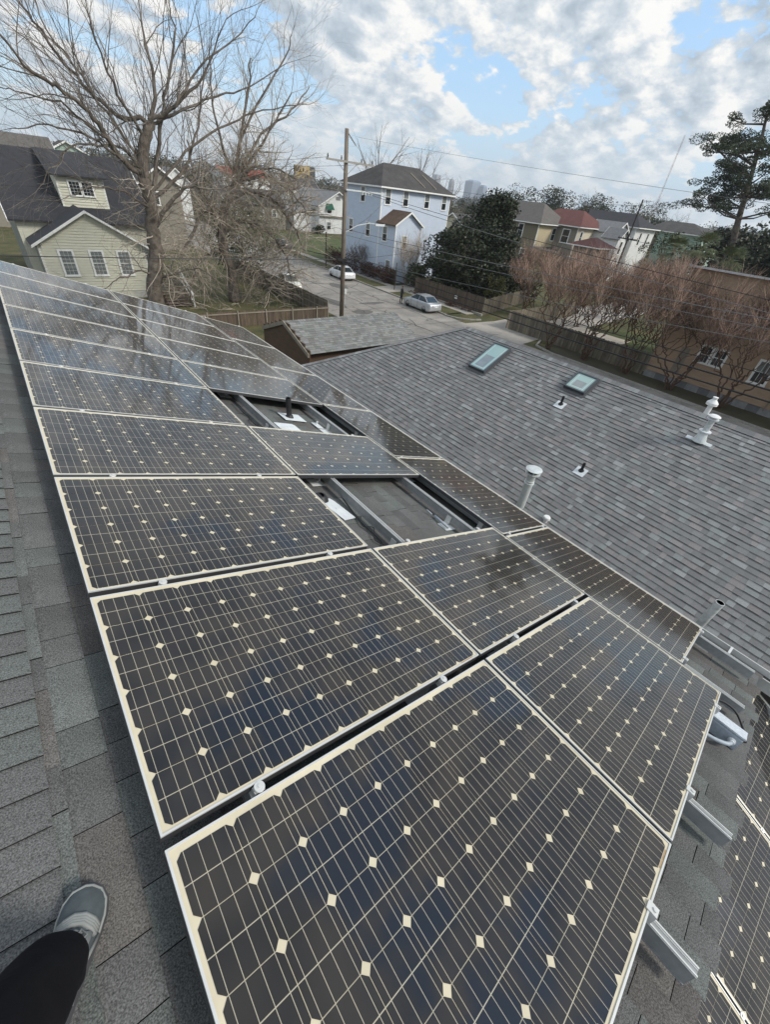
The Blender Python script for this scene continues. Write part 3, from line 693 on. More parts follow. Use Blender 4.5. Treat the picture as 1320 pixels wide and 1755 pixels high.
# skylights
def onG(x_, y_, off=0.0): # point of the grey roof at slope distance s (x_ given) 
    return V((x_, y_, GE.z + (x_ - GE.x) * math.tan(A27))) + NG * off
def skylight(label, s_x, y, wd, ln):
    o = thing('skylight', label, 'skylight', onG(s_x, y)); b = MB(); O = V((0, 0, 0))
    def fb(a, c_, h, mi=0): b.fbox(O, SG, VV, NG, a, c_, h, mi)
    t = 0.045
    fb((0, ln), (0, t), (0, 0.11)); fb((0, ln), (wd - t, wd), (0, 0.11)); fb((0, t), (t, wd - t), (0, 0.10)); fb((ln - t, ln), (t, wd - t), (0, 0.115))
    b.build('frame', mat('skylight_frame', (0.09, 0.10, 0.11), 0.4, metal=0.3), o)
    b = MB(); b.fbox(O, SG, VV, NG, (-0.10, 0.0), (-0.04, wd + 0.04), (0.008, 0.016)); b.fbox(O, SG, VV, NG, (-0.05, ln + 0.08), (-0.06, -0.005), (0.008, 0.02)); b.fbox(O, SG, VV, NG, (-0.05, ln + 0.08), (wd + 0.005, wd + 0.06), (0.008, 0.02))
    b.build('flashing', mat('dark_flashing', (0.12, 0.12, 0.12), 0.5, metal=0.3), o)
    b = MB(); b.fbox(O, SG, VV, NG, (t, ln - t), (t, wd - t), (0.085, 0.092))
    b.build('pane', mat('skylight_glass', (0.30, 0.44, 0.42), 0.12, var=0.04, scale=0.6, coat=1.0, coatr=0.03), o)
    b = MB(); b.fbox(O, SG, VV, NG, (t + .06, t + .075), (t + .07, wd - t - .07), (0.0925, 0.094)); b.fbox(O, SG, VV, NG, (t + .06, ln - t - .05), (t + .06, t + .075), (0.0925, 0.094)); b.fbox(O, SG, VV, NG, (t + .06, ln - t - .05), (wd - t - .075, wd - t - .06), (0.0925, 0.094))
    b.build('inner_frame', mat('skylight_inner', (0.5, 0.58, 0.56), 0.4), o)
    b = MB(); b.fbox(O, SG, VV, NG, (t + .08, (t + ln) * .52), (t + .12, wd - t - .12), (0.0921, 0.0932)); b.build('inner_shade', mat('skylight_shade', (0.22, 0.25, 0.26), 0.2, coat=1.0, coatr=.03), o)
skylight('long skylight with pale green glass near the far hip of the grey roof', 11.04, 7.32, 0.68, 1.30)
skylight('square skylight near the middle of the grey roof ridge', 11.67, 4.28, 0.65, 0.68)
def lathe_part(o, name, m, O, A, prof, n=20):
    b = MB(); b.lathe(O, A, prof, n); return b.build(name, m, o)
def flash_part(o, du, dv, m=m_flash):
    b = MB(); b.fbox(V((0, 0, 0)), SG, VV, NG, (-du, du * 0.6), (-dv, dv), (0.012, 0.018)); return b.build('flashing', m, o)
for lab, x_, y_, h_ in (('black vent stub on a white flashing just below the square skylight', 11.14, 4.57, 0.24), ('black vent stub on a white flashing low in the middle of the grey roof', 9.69, 2.76, 0.22)):
    o = thing('vent_pipe', lab, 'vent pipe', onG(x_, y_), 'black vent stubs on the grey roof'); flash_part(o, 0.16, 0.14)
    lathe_part(o, 'pipe', m_blackp, V((0, 0, 0)), ZUP, [(0, 0.035), (h_, 0.035), (h_, 0.028), (h_ - .05, 0.025), (h_ - .05, 0)], 14); lathe_part(o, 'collar', m_blackp, V((0, 0, 0)), NG, [(0, 0.08), (0.05, 0.05)], 14)
# tall vent with cap behind the array
o = thing('roof_vent', 'tall galvanised vent with a round double cap rising behind the lowest solar column', 'vent', onG(8.15, 3.2))
lathe_part(o, 'pipe', m_vent, V((0, 0, -0.05)), ZUP, [(0, 0.10), (0.74, 0.10)], 20); lathe_part(o, 'collar', m_vent, V((0, 0, 0.68)), ZUP, [(0, 0.103), (0.01, 0.115), (0.03, 0.115), (0.035, 0.10), (0.06, 0.10), (0.07, 0.108), (0.09, 0.108), (0.095, 0.098)], 20)
lathe_part(o, 'upper_pipe', m_vent, V((0, 0, 0.77)), ZUP, [(0, 0.097), (0.20, 0.097)], 20)
lathe_part(o, 'cap_ring', m_vent, V((0, 0, 0.96)), ZUP, [(0, 0.10), (0.01, 0.175), (0.025, 0.175), (0.03, 0.12), (0.03, 0)], 22)
lathe_part(o, 'cap_core', m_dark, V((0, 0, 0.99)), ZUP, [(0, 0.11), (0.08, 0.11)], 16)
b = MB()
for k in range(5):
    an = k * 1.256; b.tube([(0.13 * math.cos(an), 0.13 * math.sin(an), 0.98), (0.13 * math.cos(an), 0.13 * math.sin(an), 1.07)], 0.012, 4)
b.build('cap_strut', m_vent, o)
lathe_part(o, 'cap', m_vent, V((0, 0, 1.06)), ZUP, [(0, 0.12), (0.005, 0.19), (0.02, 0.192), (0.05, 0.12), (0.065, 0.0)], 24)
o = thing('roof_vent', 'small white vent cap just beyond the gap in the lowest solar column', 'vent', onG(8.18, 2.49))
lathe_part(o, 'pipe', m_white, V((0, 0, -0.05)), ZUP, [(0, 0.05), (0.12, 0.05)]); lathe_part(o, 'cap', m_white, V((0, 0, 0.06)), ZUP, [(0, 0.08), (0.01, 0.085), (0.06, 0.085), (0.08, 0.07), (0.085, 0)])
o = thing('roof_vent', 'silver flue on a wide white base near the right end of the grey ridge', 'vent', onG(11.72, 1.27)); flash_part(o, 0.06, 0.28)
lathe_part(o, 'cone', m_vent, V((0, 0, 0)), ZUP, [(0, 0.15), (0.18, 0.095), (0.24, 0.08)], 18); lathe_part(o, 'collar', m_flash, V((0, 0, 0.24)), ZUP, [(0, 0.08), (0.004, 0.13), (0.03, 0.13), (0.034, 0.07)], 18)
lathe_part(o, 'pipe', m_galv, V((0, 0, 0.24)), ZUP, [(0, 0.068), (0.36, 0.068)], 18); lathe_part(o, 'cap_ring', m_flash, V((0, 0, 0.56)), ZUP, [(0, 0.08), (0.004, 0.125), (0.02, 0.125), (0.024, 0.07)], 18)
lathe_part(o, 'cap', m_white, V((0, 0, 0.62)), ZUP, [(0, 0.06), (0.004, 0.13), (0.02, 0.132), (0.045, 0.08), (0.05, 0)], 20)
o = thing('roof_vent', 'white mushroom vent poking over the ridge of the grey roof', 'vent', (12.9, 1.66, -2.26))
lathe_part(o, 'pipe', m_white, V((0, 0, 0)), ZUP, [(0, 0.06), (0.36, 0.06)]); lathe_part(o, 'cap', m_white, V((0, 0, 0.36)), ZUP, [(0, 0.07), (0.02, 0.13), (0.08, 0.13), (0.16, 0.05), (0.22, 0.06), (0.23, 0)])
# ------------------------------------------------------------------ low gabled roof behind the hip
ga = thing('gabled_wing', 'low pale grey-green gable roof with a dark brown board gable end', 'building', (11.9, 16.6, GZ)); gal = ga.location.copy()
def tone_gar():
    g = rnd.uniform(0.72, 1.2); return (g * rnd.uniform(0.97, 1.05), g, g * rnd.uniform(0.93, 1.03))
gx0, gx1, gy0, gyr, gze, gzr = 8.75, 15.0, 14.45, 16.6, -4.05, -3.28
gy1 = 2 * gyr - gy0
b = MB(); c = [V(p) - gal for p in ((gx0, gy0, gze), (gx1, gy0, gze), (gx1, gyr, gzr), (gx0, gyr, gzr), (gx0, gy1, gze), (gx1, gy1, gze))]
b.prism([q + V((0.07, 0, 0)) for q in (c[0], c[3], c[4])], V((gx1 - gx0 - 0.07, 0, 0))); groof2 = b.build('roof', m_sh_gar, ga)
b = MB(); SY = V((0, gyr - gy0, gzr - gze)); sl_ = SY.length; SY.normalize(); NY = V((1, 0, 0)).cross(SY)
for k in range(int(sl_ / 0.142)):
    x = gx0 - 0.05
    while x < gx1:
        wd = rnd.uniform(0.14, 0.32); xb = min(x + wd, gx1 + 0.05)
        shingle_mb(b, V((0, gy0, gze)) - gal, -SY, V((1, 0, 0)), NY, -(k + 1) * 0.142, -k * 0.142, x, xb - 0.003, 0.004, tone_gar(), band=0.10); x += wd
b.build('shingle_field', m_sh_gar, groof2, kind='stuff')
b = MB(); caps(b, c[3], c[2], V((0, -.94, -.34)), V((0, .94, -.34)), 0.12, tf=tone_gar); b.build('ridge_cap', m_sh_gar, groof2, kind='stuff')
b = MB(); e1 = V((gx0 - 0.06, gy0, gze)) - gal; e2 = V((gx0 - 0.06, gyr, gzr)) - gal; e3 = V((gx0 - 0.06, gy1, gze)) - gal
for a, c_ in ((e1, e2), (e2, e3)):
    b.prism([a + V((0, 0, -0.13)), c_ + V((0, 0, -0.13)), c_ + V((0, 0, 0.03)), a + V((0, 0, 0.03))], V((0.05, 0, 0)))
b.build('rake_board', m_rail, ga)
b = MB()
zb = gze - 1.5
k = 0
while gze - 0.05 - k * 0.15 > GZ or k < 0: 
    k += 1
    if k > 40: break
for i in range(-6, 26):
    z0 = gze - 0.15 * i; z1 = z0 + 0.15
    zt = min(z1, gzr)
    if z0 > gzr: continue
    f = 1.0 if z0 < gze else max(0, (gzr - z0) / (gzr - gze))
    ya, yb = gyr - (gyr - gy0) * f + 0.1 * 0, gyr + (gy1 - gyr) * f
    if i == 26 or z0 < GZ: break
    b.hull8([(gx0 + 0.0, ya, z0), (gx0 + 0.06, ya, z0), (gx0 + 0.06, yb, z0), (gx0 + 0.0, yb, z0), (gx0 + 0.018, ya, zt), (gx0 + 0.06, ya, zt), (gx0 + 0.06, yb, zt), (gx0 + 0.018, yb, zt)])
b.v = [tuple(V(p) - gal) for p in b.v]; b.build('gable_boards', m_brownw, ga, kind='stuff')
b = MB(); b.box(tuple(V((gx0 + 0.06, gy0 + 0.3, GZ)) - gal), tuple(V((gx1 - 0.3, gy1 - 0.3, gze - 0.02)) - gal)); b.build('wall', m_brownw, ga)

# ------------------------------------------------------------------ ground, road, kerbs
def sheet(name, poly, z, m):
    b = MB(); b.face([V((x, y, z)) for x, y in poly]); return struct(b.build(name, m))
def ring_ground():
    b = MB(); S = 5200; b.face([V((-S, -S, GZ - 0.01)), V((S, -S, GZ - 0.01)), V((S, S, GZ - 0.01)), V((-S, S, GZ - 0.01))]); return struct(b.build('ground', m_grass))
ring_ground()
KX = lambda y: 34.35 + (y - 28.0) * 0.050 if y > 28 else 34.35
sheet('road', [(22.6, -30), (KX(0), -30), (KX(20), 19.5), (KX(28), 28), (KX(65), 65), (KX(140), 140), (25.0, 140), (23.6, 60), (22.6, 30)], GZ, m_road)
sheet('cross_street', [(KX(20) - 0.5, 20.8), (39.0, 21.5), (95, 26.0), (95, 31.5), (45.0, 28.3), (38.5, 27.6), (KX(28) - 0.5, 28.0)], GZ + 0.004, m_conc)
sheet('backyard_lawn', [(8.5, 33.0), (21.5, 33.0), (22.0, 60), (8.5, 60)], GZ + 0.0, m_grass)
sheet('corner_lawn', [(38.0, 62.0), (62, 80), (62, 100), (41, 100)], GZ + 0.01, m_lawn)
sheet('neighbour_lawn', [(37.7, 10), (52, 10), (52, 20.5), (37.7, 20.5)], GZ + 0.01, m_lawn)
sheet('patio', [(41.5, 16.5), (47.5, 17.0), (47.5, 22.5), (43.5, 23.5), (40.5, 19.0)], GZ + 0.02, mat('pale_patio', (0.48, 0.42, 0.34), 0.9, var=0.12))
sheet('side_yard', [(35.0, -5), (37.6, -5), (37.6, 19.5), (35.0, 19.5)], GZ + 0.004, m_dirt)
def kerb(pts, wd=0.16, h=0.13, name='kerb'):
    b = MB()
    for (x0, y0), (x1, y1) in zip(pts, pts[1:]):
        d = V((x1 - x0, y1 - y0, 0)); n = V((d.y, -d.x, 0)).normalized() * wd
        b.prism([V((x0, y0, GZ)), V((x1, y1, GZ)), V((x1, y1, GZ)) + n, V((x0, y0, GZ)) + n], V((0, 0, h)))
    return struct(b.build(name, m_kerb))
kerb([(KX(y), y) for y in range(31, 140, 6)][::1])
arc = [(KX(31) + 0.0 + 2.6 * (1 - math.cos(a)), 31 - 2.6 * math.sin(a)) for a in [i * math.pi / 2 / 6 for i in range(7)]]
kerb(arc); kerb([(34.35, -30), (34.35, 18.0)]); kerb([(34.35 , 18.0), (35.0, 20.0), (37.0, 20.9)])
def walk(pts, wd, name='pavement'):
    b = MB()
    for (x0, y0), (x1, y1) in zip(pts, pts[1:]):
        d = V((x1 - x0, y1 - y0, 0)); L_ = d.length; d.normalize(); n = V((d.y, -d.x, 0)); k = max(1, int(L_ / 1.5))
        for i in range(k):
            a = V((x0, y0, GZ + 0.02)) + d * (L_ * i / k + 0.012); c_ = V((x0, y0, GZ + 0.02)) + d * (L_ * (i + 1) / k - 0.012)
            b.prism([a, c_, c_ + n * wd, a + n * wd], V((0, 0, 0.07)))
    return struct(b.build(name, m_conc))
walk([(37.2, 30.5), (37.6, 45), (38.6, 65), (40.6, 100)], 1.2)
struct(MB().build('verge', m_grass)) if False else None
sheet('verge', [(KX(31) + 0.16, 31.2), (37.2, 31.2), (38.6, 65), (40.6, 100), (KX(100) + 0.16, 100), (KX(65) + 0.16, 65)], GZ + 0.10, m_grass)
sheet('driveway', [(KX(41), 41.4), (48, 42.0), (48, 45.2), (KX(45), 44.6)], GZ + 0.115, m_conc)
b = MB()
def crackline(x0, y0, x1, y1, n=14, w_=0.025, amp=0.25):
    pts = []
    for i in range(n + 1):
        t = i / n; pts.append((x0 + (x1 - x0) * t + rnd.uniform(-amp, amp) * (0 < i < n), y0 + (y1 - y0) * t + rnd.uniform(-amp, amp) * (0 < i < n)))
    for (a, c_), (d, e_) in zip(pts, pts[1:]):
        q = V((d - a, e_ - c_, 0)); nn_ = V((q.y, -q.x, 0)).normalized() * (w_ * rnd.uniform(0.5, 1.4))
        b.face([V((a, c_, GZ + 0.008)) - nn_, V((a, c_, GZ + 0.008)) + nn_, V((d, e_, GZ + 0.008)) + nn_, V((d, e_, GZ + 0.008)) - nn_][::-1])
crackline(28.4, 22, 29.4, 90, 40, 0.05); crackline(31.6, 25, 32.6, 70, 30, 0.04); crackline(25.5, 35, 25.9, 80, 20, 0.04)
for y in range(24, 80, 6): crackline(23.5, y + rnd.uniform(-1, 1), 34.5, y + rnd.uniform(-1.5, 1.5), 16, 0.035)
for _ in range(26):
    x, y = rnd.uniform(24, 34), rnd.uniform(24, 60); crackline(x, y, x + rnd.uniform(-3, 3), y + rnd.uniform(-4, 4), 8, 0.03)
struct(b.build('road_cracks', m_crack))
b = MB()
for (x, y, rx, ry) in ((26.3, 34.5, 1.4, 0.9), (29.6, 37.5, 1.8, 0.6), (25.6, 39, 0.9, 2.6), (31.0, 46, 1.1, 1.8), (28, 52, 1.6, 1)):
    b.face([V((x + rx * math.cos(a) * rnd.uniform(.7, 1.1), y + ry * math.sin(a) * rnd.uniform(.7, 1.1), GZ + 0.004)) for a in [i * 0.524 for i in range(12)]])
struct(b.build('road_patches', m_patch))
# ------------------------------------------------------------------ fences
def fence(name, label, p0, p1, h, m, side=1, board=0.14, post=2.4, rails=(0.3, 1.3), posts_out=True, dogear=True, individual=0, group=None):
    """boards on one face, posts and rails on the `side` face"""
    p0 = V((*p0, GZ)); p1 = V((*p1, GZ)); d = p1 - p0; L_ = d.length; d.normalize(); n = V((d.y, -d.x, 0)) * side
    t = thing(name, label, 'fence', p0, group); O = V((0, 0, 0)); b = MB(); x = 0; cnt = 0
    nb = int(L_ / board)
    for i in range(nb):
        x0, x1 = i * board + 0.004, (i + 1) * board - 0.004; hh = h + rnd.uniform(-0.03, 0.03); g = rnd.uniform(0.7, 1.3)
        tn = (g, g * rnd.uniform(0.94, 1.02), g * rnd.uniform(0.86, 1.0))
        q = MB() if cnt < individual else b; q.tone = tn
        poly = [O + d * x0, O + d * x1, O + d * x1 + ZUP * (hh - 0.04), O + d * (x1 - 0.035) + ZUP * hh, O + d * (x0 + 0.035) + ZUP * hh, O + d * x0 + ZUP * (hh - 0.04)] if dogear else [O + d * x0, O + d * x1, O + d * x1 + ZUP * hh, O + d * x0 + ZUP * hh]
        q.prism(poly, n * 0.018)
        if cnt < individual: q.build('board', m, t)
        cnt += 1
    if b.v: b.build('boards' if individual else 'board_run', m, t, kind='stuff')
    k = int(L_ / post) + 1
    for i in range(k):
        b = MB(); x0 = min(i * post, L_ - 0.05); b.fbox(O, d, n, ZUP, (x0 - 0.045, x0 + 0.045), (0.019, 0.11), (0, h + 0.02)); b.build('post', m_rail, t)
    for r in rails:
        b = MB(); b.fbox(O, d, n, ZUP, (0, L_), (0.112, 0.15) if False else (0.019, 0.06), (r - 0.045, r + 0.045)); b.build('rail', m_rail, t)
    return t
fence('board_fence', 'weathered board fence along the backyard, its posts and rails facing the lawn', (21.35, 33.0), (22.1, 57.0), 1.55, m_fence, side=-1, rails=(0.25, 0.8, 1.35))
f = fence('board_fence', 'low near board fence that closes the backyard behind the pale gable roof', (6.0, 33.1), (21.35, 32.95), 1.15, m_fenceb, side=1, rails=(0.98,), post=2.35)
fence('board_fence', 'brown board fence across the street beside the silver car, with a small white sign', (39.0, 29.9), (39.3, 41.5), 1.75, m_fenceb, side=1, rails=(0.3, 1.5))
fence('board_fence', 'grey board fence running back from the brown fence at the corner', (39.1, 29.8), (53, 33.6), 1.6, m_fence, side=-1, rails=(0.3, 1.4))
fence('board_fence', 'long weathered fence under the bare reddish trees', (37.45, 25.0), (37.5, 11.4), 1.65, m_fence, side=-1, rails=(0.3, 1.4), individual=100)
fence('board_fence', 'dark board fence in front of the pale blue house', (39.6, 45.6), (40.2, 62.0), 1.7, m_fenceb, side=1)
fence('board_fence', 'grey fence far behind the reddish trees', (37.5, 25.2), (52, 26.3), 1.6, m_fence, side=-1)
b = MB(); b.box((38.93, 33.75, -6.95), (38.96, 34.15, -6.80)); b.box((38.93, 33.75, -7.2), (38.96, 34.15, -7.05)); tag(b.build('fence_sign', m_white), 'small white two-panel sign on the brown fence', 'sign')
# low kerb wall by the brown fence
b = MB(); b.box((38.6, 29.6, GZ), (38.85, 41.4, GZ + 0.22)); tag(b.build('low_wall', m_kerb), 'low concrete edging wall at the foot of the brown fence', 'wall')
# ------------------------------------------------------------------ buildings
def poly_x_range(poly, z):
    xs = []
    for (x0, z0), (x1, z1) in zip(poly, poly[1:] + poly[:1]):
        if (z0 - z) * (z1 - z) <= 0 and z0 != z1: xs.append(x0 + (x1 - x0) * (z - z0) / (z1 - z0))
    return (min(xs), max(xs)) if len(xs) > 1 else None
def siding(b, O, D, Nn, poly, pitch=0.13, out=0.014):
    """lap siding: poly (x,z) convex, D along wall, Nn outward"""
    z0 = min(p[1] for p in poly); z1 = max(p[1] for p in poly); z = z0 + 1e-4
    while z < z1 - 1e-3:
        zt = min(z + pitch, z1 - 1e-4); r0 = poly_x_range(poly, z); r1 = poly_x_range(poly, zt)
        if r0 and r1:
            Pq = lambda x, zz, o: O + D * x + ZUP * zz + Nn * o
            b.face([Pq(r0[0], z, out), Pq(r0[1], z, out), Pq(r1[1], zt, 0.002), Pq(r1[0], zt, 0.002)])
            b.face([Pq(r0[0], z, 0.0), Pq(r0[1], z, 0.0), Pq(r0[1], z, out), Pq(r0[0], z, out)])
        z += pitch
def window(parent, O, D, Nn, x, z0, w_, h, off=0.0, blind=True, grid=None, fm=None, tw=0.09, double=True, gm=None, bw=0.012):
    fm = fm or m_trimw; gm = gm or m_glassd
    b = MB(); f = lambda a, c_, e_, mi=0: b.fbox(O, D, Nn, ZUP, a, c_, e_, mi)
    x0, x1, z1 = x - w_ / 2, x + w_ / 2, z0 + h
    f((x0 - tw, x0), (off + 0.016, off + 0.055), (z0 - tw, z1 + tw)); f((x1, x1 + tw), (off + 0.016, off + 0.055), (z0 - tw, z1 + tw))
    f((x0, x1), (off + 0.016, off + 0.055), (z1, z1 + tw)); f((x0 - tw * 1.2, x1 + tw * 1.2), (off + 0.0555, off + 0.085), (z0 - tw, z0 - tw * 0.3)); f((x0, x1), (off + 0.016, off + 0.055), (z0 - tw, z0))
    if double: f((x0, x1), (off + 0.016, off + 0.045), ((z0 + z1) / 2 - 0.025, (z0 + z1) / 2 + 0.025))
    if grid:
        gx, gz = grid
        for i in range(1, gx): f((x0 + w_ * i / gx - bw, x0 + w_ * i / gx + bw), (off + 0.016, off + 0.038), (z0, z1))
        for i in range(1, gz): f((x0, x1), (off + 0.016, off + 0.0375), (z0 + h * i / gz - bw, z0 + h * i / gz + bw))
    wo_ = b.build('window', fm, parent)
    b = MB(); zm = (z0 + z1) / 2
    b.fbox(O, D, Nn, ZUP, (x0, x1), (off + 0.005, off + 0.018), (z0, zm if double else z1)); b.build('pane', gm, wo_)
    if double: b = MB(); b.fbox(O, D, Nn, ZUP, (x0, x1), (off + 0.005, off + 0.022), (zm, z1)); b.build('pane', m_blind if blind else gm, wo_)
    return wo_
def gable_roof(parent, x0, x1, y0, y1, ze, zr, axis, m, oh=0.35, th=0.12, trim=None, name='roof'):
    """ridge along axis ('x' or 'y')"""
    b = MB(); trim = trim or m_trimw
    if axis == 'y':
        xm = (x0 + x1) / 2; sl_ = (zr - ze) / (xm - x0)
        for sg, xe_ in ((-1, x0), (1, x1)):
            e_ = V((xe_ + sg * oh, 0, ze - sl_ * oh)); r = V((xm, 0, zr))
            b.prism([V((e_.x, y0 - oh, e_.z)), V((r.x, y0 - oh, r.z)), V((r.x, y1 + oh, r.z)), V((e_.x, y1 + oh, e_.z))][::sg], V((0, 0, th)))
        for yy in (y0 - oh - 0.03, y1 + oh - 0.02):
            for sg, xe_ in ((-1, x0), (1, x1)):
                e_ = V((xe_ + sg * oh, yy, ze - sl_ * oh)); r = V((xm, yy, zr))
                b.prism([e_ - ZUP * 0.06, r - ZUP * 0.06, r + ZUP * (th + 0.015), e_ + ZUP * (th + 0.015)], V((0, 0.05, 0)), 1)
    else:
        ym = (y0 + y1) / 2; sl_ = (zr - ze) / (ym - y0)
        for sg, ye_ in ((-1, y0), (1, y1)):
            e_ = V((0, ye_ + sg * oh, ze - sl_ * oh)); r = V((0, ym, zr))
            b.prism([V((x0 - oh, e_.y, e_.z)), V((x0 - oh, r.y, r.z)), V((x1 + oh, r.y, r.z)), V((x1 + oh, e_.y, e_.z))][::-sg], V((0, 0, th)))
        for xx in (x0 - oh - 0.03, x1 + oh - 0.02):
            for sg, ye_ in ((-1, y0), (1, y1)):
                e_ = V((xx, ye_ + sg * oh, ze - sl_ * oh)); r = V((xx, ym, zr))
                b.prism([e_ - ZUP * 0.06, r - ZUP * 0.06, r + ZUP * (th + 0.015), e_ + ZUP * (th + 0.015)], V((0.05, 0, 0)), 1)
    return b.build(name, [m, trim], parent)
def hip_roof(parent, x0, x1, y0, y1, ze, zr, m, oh=0.4, trim=None, ridge_axis='x', ra=None, rb=None, name='roof'):
    trim = trim or m_trimw; X0, X1, Y0, Y1 = x0 - oh, x1 + oh, y0 - oh, y1 + oh
    if ridge_axis == 'x':
        h = (Y1 - Y0) / 2; a = V((ra if ra is not None else X0 + h, (Y0 + Y1) / 2, zr)); c_ = V((rb if rb is not None else X1 - h, (Y0 + Y1) / 2, zr))
        q = [V((X0, Y0, ze)), V((X1, Y0, ze)), V((X1, Y1, ze)), V((X0, Y1, ze))]
        F = [[q[0], q[1], c_, a], [q[1], q[2], c_], [q[2], q[3], a, c_], [q[3], q[0], a]]
    else:
        h = (X1 - X0) / 2; a = V(((X0 + X1) / 2, ra if ra is not None else Y0 + h, zr)); c_ = V(((X0 + X1) / 2, rb if rb is not None else Y1 - h, zr))
        q = [V((X0, Y0, ze)), V((X1, Y0, ze)), V((X1, Y1, ze)), V((X0, Y1, ze))]
        F = [[q[0], q[1], a], [q[1], q[2], c_, a], [q[2], q[3], c_], [q[3], q[0], a, c_]]
    b = MB()
    for f_ in F: b.face(f_)
    b.face(q[::-1])
    b.box((X0 - 0.02, Y0 - 0.02, ze - 0.16), (X1 + 0.02, Y0 + 0.03, ze - 0.004), 1); b.box((X0 - 0.02, Y1 - 0.03, ze - 0.16), (X1 + 0.02, Y1 + 0.02, ze - 0.004), 1)
    b.box((X0 - 0.02, Y0 + 0.03, ze - 0.16), (X0 + 0.03, Y1 - 0.03, ze - 0.004), 1); b.box((X1 - 0.03, Y0 + 0.03, ze - 0.16), (X1 + 0.02, Y1 - 0.03, ze - 0.004), 1)
    r = b.build(name, [m, trim], parent)
    return r
EX, EY = V((1, 0, 0)), V((0, 1, 0))
def rectwall(parent, x0, x1, y0, y1, z0, z1, m, name='wall', faces='-x-y', pitch=0.13, trim=True, out=0.014, m2_=None):
    b = MB(); b.box((x0, y0, z0), (x1, y1, z1))
    siding(b, V((x0, y0, 0)), EX, -EY, [(0, z0), (x1 - x0, z0), (x1 - x0, z1), (0, z1)], pitch, out)
    w1 = b.build(name, m, parent)
    b = MB(); siding(b, V((x0, y1, 0)), -EY, -EX, [(0, z0), (y1 - y0, z0), (y1 - y0, z1), (0, z1)], pitch, out); 
    b.build(name, m2_ or m, parent)
    if trim:
        t = 0.12
        b = MB(); b.box((x0 - 0.03, y0 - 0.03, z0), (x0 + t, y0 - 0.0, z1)); b.box((x0 - 0.03, y0, z0), (x0 - 0.0, y0 + t, z1)); b.build('corner_trim', m_trimw, parent)
        b = MB(); b.box((x1 - t, y0 - 0.03, z0), (x1 + 0.02, y0, z1)); b.build('corner_trim', m_trimw, parent); b = MB(); b.box((x0 - 0.03, y1 - t, z0), (x0, y1, z1)); b.build('corner_trim', m_trimw, parent)
    return w1
